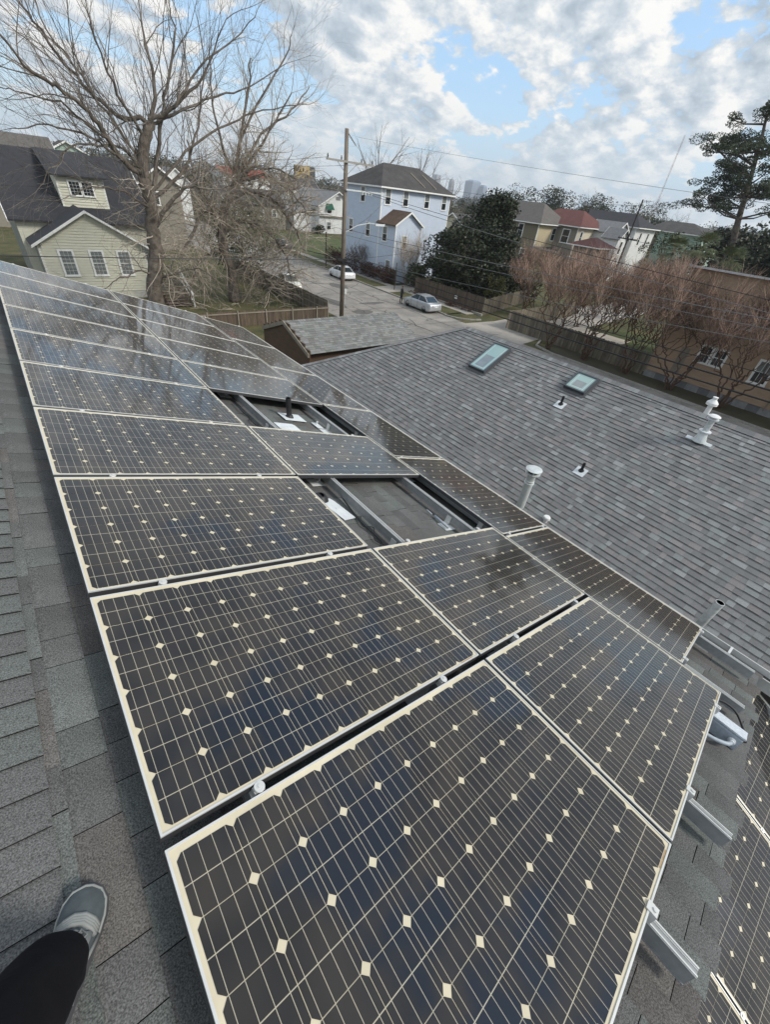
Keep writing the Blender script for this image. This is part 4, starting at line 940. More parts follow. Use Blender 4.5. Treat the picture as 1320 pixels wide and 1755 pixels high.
# --- sage green house on the left
sg_ = thing('sage_house', 'sage green house with black roof, dormer and three-window front gable behind the bare tree', 'house', (6, 48, GZ)); so_ = sg_
def sub(parent): return parent
off = -sg_.location
class Sh:  # helper to build parts in world coordinates under a located Empty
    def __init__(s, par): s.par = par
def wparts(par, before):
    """shift freshly built direct children so that world coordinates were meant"""
    for o in bpy.data.objects:
        if o.parent is par and o.name not in before: o.location = o.location - par.location
def world_children(par, fn):
    before = set(o.name for o in bpy.data.objects if o.parent is par); fn(); wparts(par, before)
def sage():
    g = sg_
    # wing with the gable
    x0, x1, y0, y1, ze, zp = 2.46, 9.8, 44.0, 48.0, -4.05, -1.95; xm = (x0 + x1) / 2
    b = MB(); b.prism([V((x0, y0, GZ)), V((x1, y0, GZ)), V((x1, y0, ze)), V((xm, y0, zp)), V((x0, y0, ze))], V((0, y1 - y0, 0)))
    siding(b, V((0, y0, 0)), EX, -EY, [(x0, GZ + 0.6), (x1, GZ + 0.6), (x1, ze), (xm, zp), (x0, ze)], 0.19, 0.055)
    b.build('wall', m_sage, g)
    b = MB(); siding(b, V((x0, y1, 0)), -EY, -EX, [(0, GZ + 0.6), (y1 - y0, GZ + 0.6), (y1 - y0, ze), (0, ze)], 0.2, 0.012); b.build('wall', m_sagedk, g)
    b = MB(); b.box((x0 - 0.03, y0 - 0.03, GZ + .6), (x0 + 0.12, y0 - 0.0, ze)); b.box((x1 - 0.12, y0 - 0.03, GZ + .6), (x1 + 0.03, y0, ze))
    for xx, zz_ in ((x0 + 0.25, ze - 0.02), (xm, zp - 0.05), (x1 - 0.25, ze - 0.02)):
        b.prism([V((xx - 0.05, y0 - 0.40, zz_)), V((xx - 0.05, y0 - 0.02, zz_)), V((xx - 0.05, y0 - 0.02, zz_ - 0.45)), V((xx - 0.05, y0 - 0.14, zz_ - 0.12))], V((0.1, 0, 0)))
    b.build('trim', m_trimw, g)
    gable_roof(g, x0, x1, y0, y1 + 1.2, ze, zp, 'y', m_dkroof, 0.4, 0.1)
    for xc in (4.1, 6.15, 8.1): window(g, V((0, y0, 0)), EX, -EY, xc, -6.15, 0.78, 1.6, grid=(3, 6), blind=True, off=0.05, gm=m_blind, bw=0.006, tw=0.14)
    # main body
    X0, X1, Y0, Y1, Ze, Zr = 1.8, 11.6, 47.4, 60.6, -2.75, 1.35
    b = MB(); b.box((X0, Y0, GZ), (X1, Y1, Ze)); b.prism([V((X0, Y0, Ze)), V((X0, Y1, Ze)), V((X0, 54, Zr - .1))], V((X1 - X0, 0, 0)))
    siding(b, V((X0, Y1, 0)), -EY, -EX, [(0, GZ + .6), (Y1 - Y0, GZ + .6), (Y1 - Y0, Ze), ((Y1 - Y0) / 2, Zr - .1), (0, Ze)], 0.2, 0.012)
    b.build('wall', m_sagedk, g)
    b = MB(); siding(b, V((X0, Y0, 0)), EX, -EY, [(0, GZ + .6), (X1 - X0, GZ + .6), (X1 - X0, Ze), (0, Ze)], 0.115, 0.014); b.build('wall', m_sage, g)
    gable_roof(g, X0, X1, Y0, Y1, Ze, Zr, 'x', m_dkroof, 0.45, 0.12)
    for xc in (10.75,): window(g, V((0, Y0, 0)), EX, -EY, xc, -5.9, 0.8, 1.5, gm=m_blind, tw=0.14, off=0.0)
    # dormer: front wall at y 48.4
    dx0, dx1, dy, dz0, dz1 = 5.45, 8.75, 48.45, -2.2, 0.0
    b = MB(); b.prism([V((dx0, dy, -1.95)), V((dx0, dy, dz1)), V((dx0, 52.0, dz1 + 0.9)), V((dx0, 52.0, -0.2))][::-1], V((dx1 - dx0, 0, 0)))
    siding(b, V((0, dy, 0)), EX, -EY, [(dx0, dz0), (dx1, dz0), (dx1, dz1), (dx0, dz1)], 0.19, 0.05); b.build('dormer_wall', m_sage, g)
    for xa in (dx0 - 0.03, dx1 - 0.1): b = MB(); b.box((xa, dy - 0.03, dz0), (xa + 0.13, dy - 0.016, dz1)); b.build('dormer_trim', m_trimw, g)
    b = MB(); b.prism([V((dx0 - 0.45, dy - 0.45, dz1 - 0.02)), V((dx1 + 0.3, dy - 0.45, dz1 - 0.02)), V((dx1 + 0.3, 53.9, Zr + 0.12)), V((dx0 - 0.45, 53.9, Zr + 0.12))], V((0, 0, 0.1)))
    b.build('dormer_roof', m_dkroof, g)
    for xc in (6.62, 7.5): window(g, V((0, dy, 0)), EX, -EY, xc, -1.18, 0.7, 0.85, grid=(3, 4), blind=False, double=False, tw=0.11, off=0.045, bw=0.006)
    # rakes continuing right + foundation, steps
    b = MB(); b.box((x0 + 0.05, y0 + 0.02, GZ), (x1 - 0.05, y0 + 0.2, GZ + 0.6)); b.build('foundation', m_found, g)
    b = MB()
    for i in range(12): 
        xx = 8.1 + i * 0.15
        b.prism([V((xx, y0 - 0.03, GZ + 0.02)), V((xx + 0.04, y0 - 0.03, GZ + 0.02)), V((xx + 0.54, y0 - 0.03, GZ + 0.56)), V((xx + 0.5, y0 - 0.03, GZ + 0.56))], V((0, 0.015, 0)))
        b.prism([V((xx + 0.5, y0 - 0.05, GZ + 0.02)), V((xx + 0.54, y0 - 0.05, GZ + 0.02)), V((xx + 0.04, y0 - 0.05, GZ + 0.56)), V((xx, y0 - 0.05, GZ + 0.56))], V((0, 0.015, 0)))
    b.build('lattice', m_white, g)
world_children(sg_, sage)
dk = thing('wood_deck', 'dark wooden deck with railing beside the left wall of the sage green house', 'deck', (-0.4, 47.5, GZ))
for i in range(14): b = MB(); b.box((-1.6, -3 + i * .45, .9), (1.9, -3 + i * .45 + .4, .95)); b.build('plank', m_brownw, dk)
for x in (-1.5, 0.2, 1.8): b = MB(); b.box((x - .06, -3, 0), (x + .06, -2.88, 2.0)); b.build('post', m_brownw, dk)
b = MB(); b.box((-1.6, -3.05, 1.9), (1.9, -2.9, 2.0)); b.box((-1.6, -3.0, 1.35), (1.9, -2.95, 1.42)); b.build('railing', m_brownw, dk)
b = MB(); b.hull8([(-.5, -.35, .45), (.5, -.35, .45), (.5, .35, .45), (-.5, .35, .45), (-.65, -.45, .85), (.65, -.45, .85), (.65, .45, .85), (-.65, .45, .85)]); b.tube([(.6, 0, .8), (1.2, 0, .9)], .03, 5); b.tube([(-.35, -.42, .2), (-.35, .42, .2)], .2, 10); b.tube([(.35, -.42, .2), (.35, .42, .2)], .2, 10)
o = b.build('garden_cart', mat('red_paint', (.32, .035, .025), .5)); o.location = (0.9, 42.6, GZ); tag(o, 'red garden cart left of the sage green house', 'cart')
st = thing('porch_steps', 'brown wooden steps with a white handrail at the foot of the bare tree', 'steps', (10.9, 41.5, GZ))
for i in range(9):
    b = MB(); b.box((-1.0, -1.6 + i * 0.28, 0.16 * i + 0.10), (0.95, -1.6 + i * 0.28 + 0.26, 0.16 * i + 0.14)); b.build('step', mat('step_wood', (0.16, 0.12, 0.1), 0.85, var=0.25, scale=4), st)
b = MB(); b.box((-0.96, -1.4, 0), (0.9, 0.9, 0.09)); b.prism([V((-1.0, -1.6, 0)), V((-1.0, 1.0, 0)), V((-1.0, 1.0, 1.45)), V((-1.0, 0.8, 1.45))], V((0.06, 0, 0))); b.build('stringer', m_brownw, st)
b = MB(); b.tube([(1.0, -1.75, 0.0), (1.0, -1.75, 0.95)], 0.05, 4); b.tube([(1.0, 0.9, 1.4), (1.0, 0.9, 2.35)], 0.05, 4); b.prism([V((0.95, -1.8, 0.88)), V((0.95, 0.95, 2.28)), V((0.95, 0.95, 2.42)), V((0.95, -1.8, 1.02))], V((0.12, 0, 0)))
b.prism([V((0.97, -1.8, 0.18)), V((0.97, 0.95, 1.58)), V((0.97, 0.95, 1.68)), V((0.97, -1.8, 0.28))], V((0.06, 0, 0)))
b.build('handrail', m_white, st)
# --- pale blue house
bh = thing('blue_house', 'tall pale blue house with dark hip roof behind the utility pole', 'house', (46, 54, GZ))
def blue():
    g = bh; x0, x1, y0, y1, ze = 39.7, 52.0, 50.0, 58.6, 2.05
    rectwall(g, x0, x1, y0, y1, GZ, ze, m_blue, pitch=0.16)
    hip_roof(g, x0, x1, y0, y1, ze, 4.5, m_blroof, 0.5, ra=43.0, rb=49.3)
    for xc in (40.75, 43.75, 47.55, 50.85): window(g, V((0, y0, 0)), EX, -EY, xc, 0.33, 0.78, 1.45, tw=0.12)
    S = V((x0, 0, 0))
    for yc, zc_ in ((53.9, 0.3), (56.4, -3.3), (52.4, -3.35)): window(g, S, -EY, -EX, -yc, zc_, 0.8, 1.45, tw=0.12)
    # bump-out
    bx1, by0, bze, bzp = 43.9, 46.6, -1.5, -0.25; xm = (x0 + bx1) / 2
    b = MB(); b.prism([V((x0, by0, GZ)), V((bx1, by0, GZ)), V((bx1, by0, bze)), V((xm, by0, bzp)), V((x0, by0, bze))], V((0, y0 - by0, 0)))
    siding(b, V((0, by0, 0)), EX, -EY, [(x0, GZ), (bx1, GZ), (bx1, bze), (xm, bzp), (x0, bze)], 0.16, 0.014)
    siding(b, V((x0, y0, 0)), -EY, -EX, [(0, GZ), (y0 - by0, GZ), (y0 - by0, bze), (0, bze)], 0.16, 0.014); b.build('porch_wall', m_blue, g)
    gable_roof(g, x0, bx1, by0, y0 + 0.0, bze, bzp, 'y', m_brnroof, 0.35, 0.12, name='porch_roof')
    b = MB(); b.box((x0 - 0.03, by0 - 0.03, GZ), (x0 + 0.12, by0, bze)); b.box((bx1 - 0.12, by0 - 0.03, GZ), (bx1 + 0.03, by0, bze)); b.box((bx1, by0 - 0.1, GZ), (bx1 + 0.08, by0 - 0.03, bze)); b.build('porch_trim', m_trimw, g)
    window(g, S, -EY, -EX, -48.7, -3.45, 0.8, 1.5, tw=0.12); window(g, S, -EY, -EX, -47.6, -6.9, 0.8, 1.4, tw=0.08)
    window(g, V((0, by0, 0)), EX, -EY, 41.3, -4.0, 0.7, 1.3)
    b = MB(); b.box((52.02, 49.9, -3.4), (52.1, 50.0, -1.8)); b.box((44.2, 49.92, -3.6), (44.9, 49.985, -2.0)); b.build('shutter', m_trimw, g)
    b = MB()
    for xv in (46.5, 48.6):
        b.prism([V((xv, 52.8, 3.75)), V((xv + 0.15, 52.8, 3.75)), V((xv + 0.15 + 0.5, 50.2, 2.42)), V((xv + 0.5, 50.2, 2.42))], V((0, 0, 0.08)))
    b.build('roof_flashing', m_rail, g)
world_children(bh, blue)
sw = thing('white_stair', 'small white outdoor stair beside the porch of the pale blue house', 'stairs', (43.9, 45.6, GZ))
b = MB()
for i in range(10): b.box((-1.9 + i * 0.25, -0.9, 0.22 * i), (-1.9 + i * 0.25 + 0.25, 0.1, 0.22 * (i + 1)))
b.build('stair_steps', m_white, sw); b = MB(); b.prism([V((-1.9, -0.95, 0.9)), V((0.6, -0.95, 3.1)), V((0.6, -0.95, 3.2)), V((-1.9, -0.95, 1.0))], V((0, 0.06, 0)))
for i in range(10): b.box((-1.85 + i * 0.25, -0.94, 0.22 * (i + 1)), (-1.82 + i * 0.25, -0.91, 0.95 + 0.22 * i))
b.build('stair_rail', m_white, sw)
# --- white gabled house beyond
wh = thing('white_house', 'white two storey house with a green awning, seen left of the utility pole', 'house', (68.6, 110, GZ))
def white():
    g = wh; x0, x1, y0, y1, ze, zp = 63.2, 74.0, 104.0, 120.0, -2.5, 0.35; xm = (x0 + x1) / 2
    b = MB(); b.prism([V((x0, y0, GZ)), V((x1, y0, GZ)), V((x1, y0, ze)), V((xm, y0, zp)), V((x0, y0, ze))], V((0, y1 - y0, 0)))
    siding(b, V((0, y0, 0)), EX, -EY, [(x0, GZ), (x1, GZ), (x1, ze), (xm, zp), (x0, ze)], 0.25, 0.014); b.build('wall', m_offw, g)
    gable_roof(g, x0, x1, y0, y1, ze, zp, 'y', m_ltroof, 0.5, 0.15)
    b = MB(); b.prism([V((65.2, y0, -2.0)), V((67.0, y0, -2.0)), V((67.2, y0 - 0.7, -3.1)), V((65.0, y0 - 0.7, -3.1))], V((0, -0.05, -0.05))); b.build('awning', m_green_awn, g)
    window(g, V((0, y0, 0)), EX, -EY, 66.1, -3.9, 1.1, 1.2, tw=0.15); window(g, V((0, y0, 0)), EX, -EY, 66.0, -7.1, 1.1, 1.4, tw=0.15)
    b = MB(); b.box((67.6, y0 - 0.06, GZ), (68.6, y0 - 0.0, GZ + 2.1)); b.build('door', m_offw, g)
    b = MB(); b.box((68.0, y0 - 0.08, -1.2), (69.2, y0 - 0.01, -0.5)); b.build('gable_vent', m_ltroof, g)
    b = MB(); b.box((x0, y0 - 0.5, -4.6), (x1, y0 - 0.0, -4.45)); b.build('band', m_rail, g)
    b = MB(); b.box((57.5, 106, GZ), (x0, 116, -4.4)); b.build('side_wall', m_offw, g)
    b = MB(); b.prism([V((57.2, 105.6, -4.4)), V((x0, 105.6, -3.4)), V((x0, 116.4, -3.4)), V((57.2, 116.4, -4.4))][::-1], V((0, 0, 0.12))); b.build('side_roof', m_ltroof, g)
world_children(wh, white)
# --- tan house on the right
th_ = thing('tan_house', 'tan sided house on the right edge behind the bare reddish trees', 'house', (43, 4, GZ))
def tanh_():
    g = th_; x0, x1, y0, y1, z0, z1 = 37.5, 50.0, -8.0, 11.35, GZ + 0.5, -0.45
    b = MB(); b.box((x0, y0, z0), (x1, y1, z1 - 1.0)); b.box((x0, y0, z1 - 1.0), (x0 + 0.3, y1, z1)); siding(b, V((x0, y1, 0)), -EY, -EX, [(0, z0), (y1 - y0, z0), (y1 - y0, z1), (0, z1)], 0.125, 0.018); b.build('wall', m_tan, g)
    S = V((x0, 0, 0))
    for yc in (7.08, 8.02): window(g, S, -EY, -EX, -yc, -5.9, 0.62, 1.0, tw=0.13, grid=(3, 1), blind=False, bw=0.007)
    window(g, S, -EY, -EX, -4.35, -6.15, 0.8, 1.3, tw=0.14, grid=(3, 1), blind=True)
    for yc in (6.75, 7.85): window(g, S, -EY, -EX, -yc, -3.25, 0.7, 0.85, tw=0.13, grid=(3, 1), blind=False)
    window(g, S, -EY, -EX, -10.0, -3.2, 0.8, 0.8, tw=0.13, blind=False)
    b = MB(); b.tube([(x0 - 0.06, 11.32, GZ + 0.3), (x0 - 0.06, 11.32, z1)], 0.045, 6); b.build('downspout', m_rail, g)
    b = MB(); b.tube([(x0 - 0.06, 3.05, GZ + 0.3), (x0 - 0.06, 3.05, z1)], 0.045, 6); b.build('downspout', m_rail, g)
    for k in range(12):
        b = MB(); yk = 11.3 - k * 1.6; b.box((x0 + 0.03, yk - 0.85, GZ), (x0 + 0.25, yk, GZ + 0.5)); b.build('foundation_block', m_found, g)
    b = MB(); b.box((x0 + 0.08, y0, GZ), (x0 + 0.3, y1, GZ + 0.48)); b.build('foundation_skirt', mat('skirt_metal', (0.17, 0.17, 0.175), 0.7), g)
    b = MB(); b.box((x0 - 0.04, 9.0, -7.2), (x0 - 0.018, 9.6, -5.3)); b.build('meter_panel', m_rail, g)
    b = MB(); b.prism([V((x0 - 0.4, y0, z1)), V((x1, y0, z1 - 0.9)), V((x1, y1 + 0.3, z1 - 0.9)), V((x0 - 0.4, y1 + 0.3, z1))], V((0, 0, 0.12))); b.build('roof', m_pale, g)
world_children(th_, tanh_)
# --- row of houses in the middle distance
def row_house(name, label, cx_, cy_, wx, wy, ze, zr, ml, mr, mroof, oh=0.5, wins_l=(), wins_r=(), ridge='y', ra=None, rb=None, zt=None):
    t = thing(name, label, 'house', (cx_ + wx / 2, cy_ + wy / 2, GZ))
    def f():
        rectwall(t, cx_, cx_ + wx, cy_, cy_ + wy, GZ, ze, mr, pitch=0.2, m2_=ml)
        hip_roof(t, cx_, cx_ + wx, cy_, cy_ + wy, ze, zr, mroof, oh, ridge_axis=ridge, ra=ra, rb=rb)
        for (yc, z0, w_, h) in wins_l: window(t, V((cx_, 0, 0)), -EY, -EX, -yc, z0, w_, h, tw=0.16, blind=False)
        for (xc, z0, w_, h) in wins_r: window(t, V((0, cy_, 0)), EX, -EY, xc, z0, w_, h, tw=0.16, blind=False)
    world_children(t, f); return t
oh1 = row_house('olive_house', 'olive and cream two storey house with a brown-grey hip roof', 80, 53.4, 9.0, 13, -0.2, 2.85, m_olive, m_cream, m_grroof, 0.7,
          wins_l=((57.3, -2.6, 1.0, 1.9), (55.6, -5.9, 0.9, 1.4)), wins_r=((85.4, -2.7, 1.1, 1.9),), ra=56.5, rb=64)
def porch1():
    b = MB(); b.prism([V((79.6, 52.6, -4.1)), V((86.5, 49.8, -4.6)), V((86.5, 53.3, -3.9)), V((79.8, 53.3, -3.9))], V((0, 0, 0.12))); b.build('porch_roof', m_grroof, oh1)
    for p in ((80.0, 52.6), (84, 50.9), (86.3, 50.0)): b = MB(); b.tube([(p[0], p[1], GZ), (p[0], p[1], -4.2)], 0.12, 6); b.build('porch_column', m_cream, oh1)
world_children(oh1, porch1)
rh = row_house('red_roof_house', 'taupe and cream house with a maroon hip roof and matching porch roof', 86, 48.8, 9.6, 10, 0.0, 2.45, m_taupe, m_cream2, m_redroof, 0.7,
          wins_l=((51.1, -2.7, 1.4, 2.0),), wins_r=((87.6, -2.5, 0.7, 1.7), (92.6, -2.5, 0.7, 1.7)), ra=51.5, rb=57)
def porch2(): hip_roof(rh, 80.5, 86.5, 41.0, 46.2, -2.4, -1.15, m_redroof, 0.5, ra=83.0, rb=84.2, name='porch_roof'); b = MB(); b.box((81, 41.5, GZ), (86, 45.8, -2.45)); b.build('porch_wall', m_taupe, rh)
world_children(rh, porch2)
wg = thing('white_gabled_house', 'narrow white house with two stepped gables beside the maroon roof', 'house', (95, 46, GZ))
def wgf():
    for (x0, x1, y0, y1, ze, zp, nm) in ((92, 97, 44.6, 50, -0.2, 1.35, 'roof'), (91, 94.2, 43.0, 46, -0.9, 0.45, 'lower_roof')):
        ym = 0; xm = (x0 + x1) / 2
        b = MB(); b.prism([V((x0, y0, GZ)), V((x1, y0, GZ)), V((x1, y0, ze)), V((xm, y0, zp)), V((x0, y0, ze))], V((0, y1 - y0, 0))); siding(b, V((0, y0, 0)), EX, -EY, [(x0, GZ), (x1, GZ), (x1, ze), (xm, zp), (x0, ze)], 0.25, 0.012); b.build('wall', m_offw, wg)
        gable_roof(wg, x0, x1, y0, y1, ze, zp, 'y', m_ltroof, 0.4, 0.12, name=nm)
    window(wg, V((0, 43.0, 0)), EX, -EY, 92.6, -3.4, 0.8, 1.9, tw=0.15, blind=False)
world_children(wg, wgf)
row_house('white_hip_house', 'white house with a black hip roof behind the leaning dark pole', 98, 43.6, 8.5, 10, 0.95, 3.0, m_offw, m_offw, m_dkroof, 0.7,
          wins_l=((46.4, -0.9, 1.4, 1.0), (49.5, -0.9, 1.2, 0.9)), wins_r=((100.6, -1.9, 0.7, 2.0), (103.9, -1.9, 0.7, 2.0)), ra=46.5, rb=57)
mh = thing('mint_house', 'pale mint green house with a dark roof at the end of the row', 'house', (116, 42, GZ))
def mint():
    x0, x1, y0, y1, ze, zr = 110, 122, 35.5, 44.2, 0.9, 2.7
    b = MB(); b.box((x0, y0, GZ), (x1, y1, ze)); siding(b, V((x0, y1, 0)), -EY, -EX, [(0, GZ), (y1 - y0, GZ), (y1 - y0, ze), (0, ze)], 0.25, 0.012); b.build('wall', m_mint, mh)
    b = MB(); b.prism([V((x0, y1, ze)), V((x1, y1, ze)), V(((x0 + x1) / 2, y1, zr))][::-1], V((0, 0.1, 0))); b.build('gable', m_cream2, mh)
    hip_roof(mh, x0, x1, y0, y1 + 2, ze, zr, m_blroof, 0.7, ridge_axis='y', ra=40.5, rb=46)
world_children(mh, mint)
# --- distant houses
def far_house(name, label, x, y, wx, wy, h, rh_, mw, mr, axis='x', win=True):
    t = thing(name, label, 'house', (x, y, GZ))
    x0, x1, y0, y1 = -wx / 2, wx / 2, -wy / 2, wy / 2
    b = MB(); b.box((x0, y0, 0), (x1, y1, h))
    if axis == 'x': b.prism([V((x0, y0, h)), V((x0, y1, h)), V((x0, 0, h + rh_))], V((wx, 0, 0)))
    else: b.prism([V((x0, y0, h)), V((0, y0, h + rh_)), V((x1, y0, h))], V((0, wy, 0)))
    b.build('wall', mw, t); gable_roof(t, x0, x1, y0, y1, h, h + rh_, axis, mr, 0.4, 0.15)
    if win:
        for k in range(max(1, int(wx / 3.5))): window(t, V((0, y0, 0)), EX, -EY, x0 + 1.6 + k * 3.2, h - 2.2, 0.9, 1.3, tw=0.14)
        for k in range(max(1, int(wy / 4))): window(t, V((x0, 0, 0)), -EY, -EX, -(y0 + 1.8 + k * 3.4), h - 2.2, 0.9, 1.3, tw=0.14)
    return t
far_house('far_house', 'long building with a red metal roof seen through the tangled branches', 65, 152, 15, 8, 9.3, 1.4, m_offw, m_redmet, 'x')
far_house('far_house', 'dark roofed building just right of the long red roof', 82, 150, 12, 10, 7.8, 2.6, m_offw, m_blroof, 'x')
far_house('far_house', 'brown roofed building with pale upright posts behind the tangled tree', 49, 112, 14, 9, 4.6, 2.4, m_taupe, m_blroof, 'x')
far_house('far_house', 'small white house seen between the two bare trunks', 35, 120, 5, 7, 7.0, 2.0, m_offw, m_ltroof, 'y')
far_house('far_house', 'pale grey house behind the right shoulder of the black roof', 19.5, 75, 5, 6, 7.4, 1.8, m_taupe, m_blroof, 'y')
far_house('far_house', 'grey roofed house behind the hedge beside the utility pole', 100, 136, 11, 8, 7.0, 2.6, m_offw, m_ltroof, 'x')
far_house('far_house', 'pale yellow house with dark roof right of the pale blue house', 74, 66, 8, 8, 5.4, 2.2, m_cream2, m_blroof, 'x')
far_house('far_house', 'brown roof beyond the left end of the black roof', -2, 96, 26, 10, 8.2, 2.6, m_taupe, m_grroof, 'x')
far_house('far_house', 'pale house with white bays beyond the black ridge on the left', 14, 104, 7, 7, 9.0, 1.8, m_mint, m_blroof, 'y')
far_house('far_house', 'low house with a dark roof at the far right beside the pine', 140, 38, 18, 12, 8.2, 2.0, m_taupe, m_blroof, 'y')
far_house('far_house', 'small pale roofed building behind the white hip roofed house', 128, 62, 12, 9, 8.0, 2.2, m_cream2, m_ltroof, 'x')
# billboard: NOLA in dark letters on yellow
bb = thing('billboard', 'yellow billboard with dark lettering far behind the white house', 'billboard', (107.3, 190, GZ))
b = MB(); b.box((-3.4, -0.15, 10.6), (3.3, 0.1, 14.5)); b.box((-3.7, 0.12, 10.2), (5.8, 0.5, 14.6), 1); b.build('board', [m_bbyel, m_cloth], bb)
b = MB(); b.box((3.5, -0.1, 10.3), (5.9, 0.1, 14.6)); b.build('side_panel', mat('board_dark', (0.05, 0.055, 0.065), 0.7), bb)
b = MB(); b.box((-3.6, -0.9, 10.0), (5.0, -0.1, 10.3)); b.tube([(0.8, 0.6, 0), (0.8, 0.6, 10.4)], 0.45, 8); b.build('support', m_cloth, bb)
b = MB()
def glyph(x, segs, w_=0.16):
    for (a, c_, d, e_) in segs:
        p, q = V((x + a, -0.2, 12.6 + c_)), V((x + d, -0.2, 12.6 + e_)); dd = (q - p).normalized(); n_ = V((dd.z, 0, -dd.x)) * w_
        b.prism([p - n_, q - n_, q + n_, p + n_], V((0, 0.04, 0)))
glyph(-3.1, [(0, 0, 0, 1.6), (0, 1.6, 0.75, 0), (0.75, 0, 0.75, 1.6)]); glyph(-1.95, [(0, 0, 0, 1.6), (0, 1.6, .65, 1.6), (.65, 1.6, .65, 0), (.65, 0, 0, 0)])
glyph(-0.95, [(0, 1.6, 0, 0), (0, 0, 0.55, 0)]); glyph(0.0, [(0, 0, 0.35, 1.6), (0.35, 1.6, 0.7, 0), (0.15, 0.55, 0.55, 0.55)])
b.build('lettering', m_bbdk, bb)
b = MB()
for k, z in enumerate((12.05, 11.65, 11.2)): b.box((-3.1, -0.19, z), (0.3, -0.155, z + 0.14))
b.build('small_print', mat('board_print', (0.18, 0.13, 0.04), 0.7), bb)
b = MB(); b.lathe(V((1.9, -0.17, 12.9)), V((0, -1, 0)), [(0, 0.62), (0.03, 0.6), (0.031, 0)], 14); b.prism([V((0.5, -0.17, 10.65)), V((3.2, -0.17, 10.65)), V((2.9, -0.17, 11.7)), V((1.9, -0.17, 12.2)), V((0.9, -0.17, 11.7))], V((0, -0.03, 0)), 1)
b.build('portrait', [mat('board_skin', (0.22, 0.12, 0.05), 0.7), m_cloth], bb)
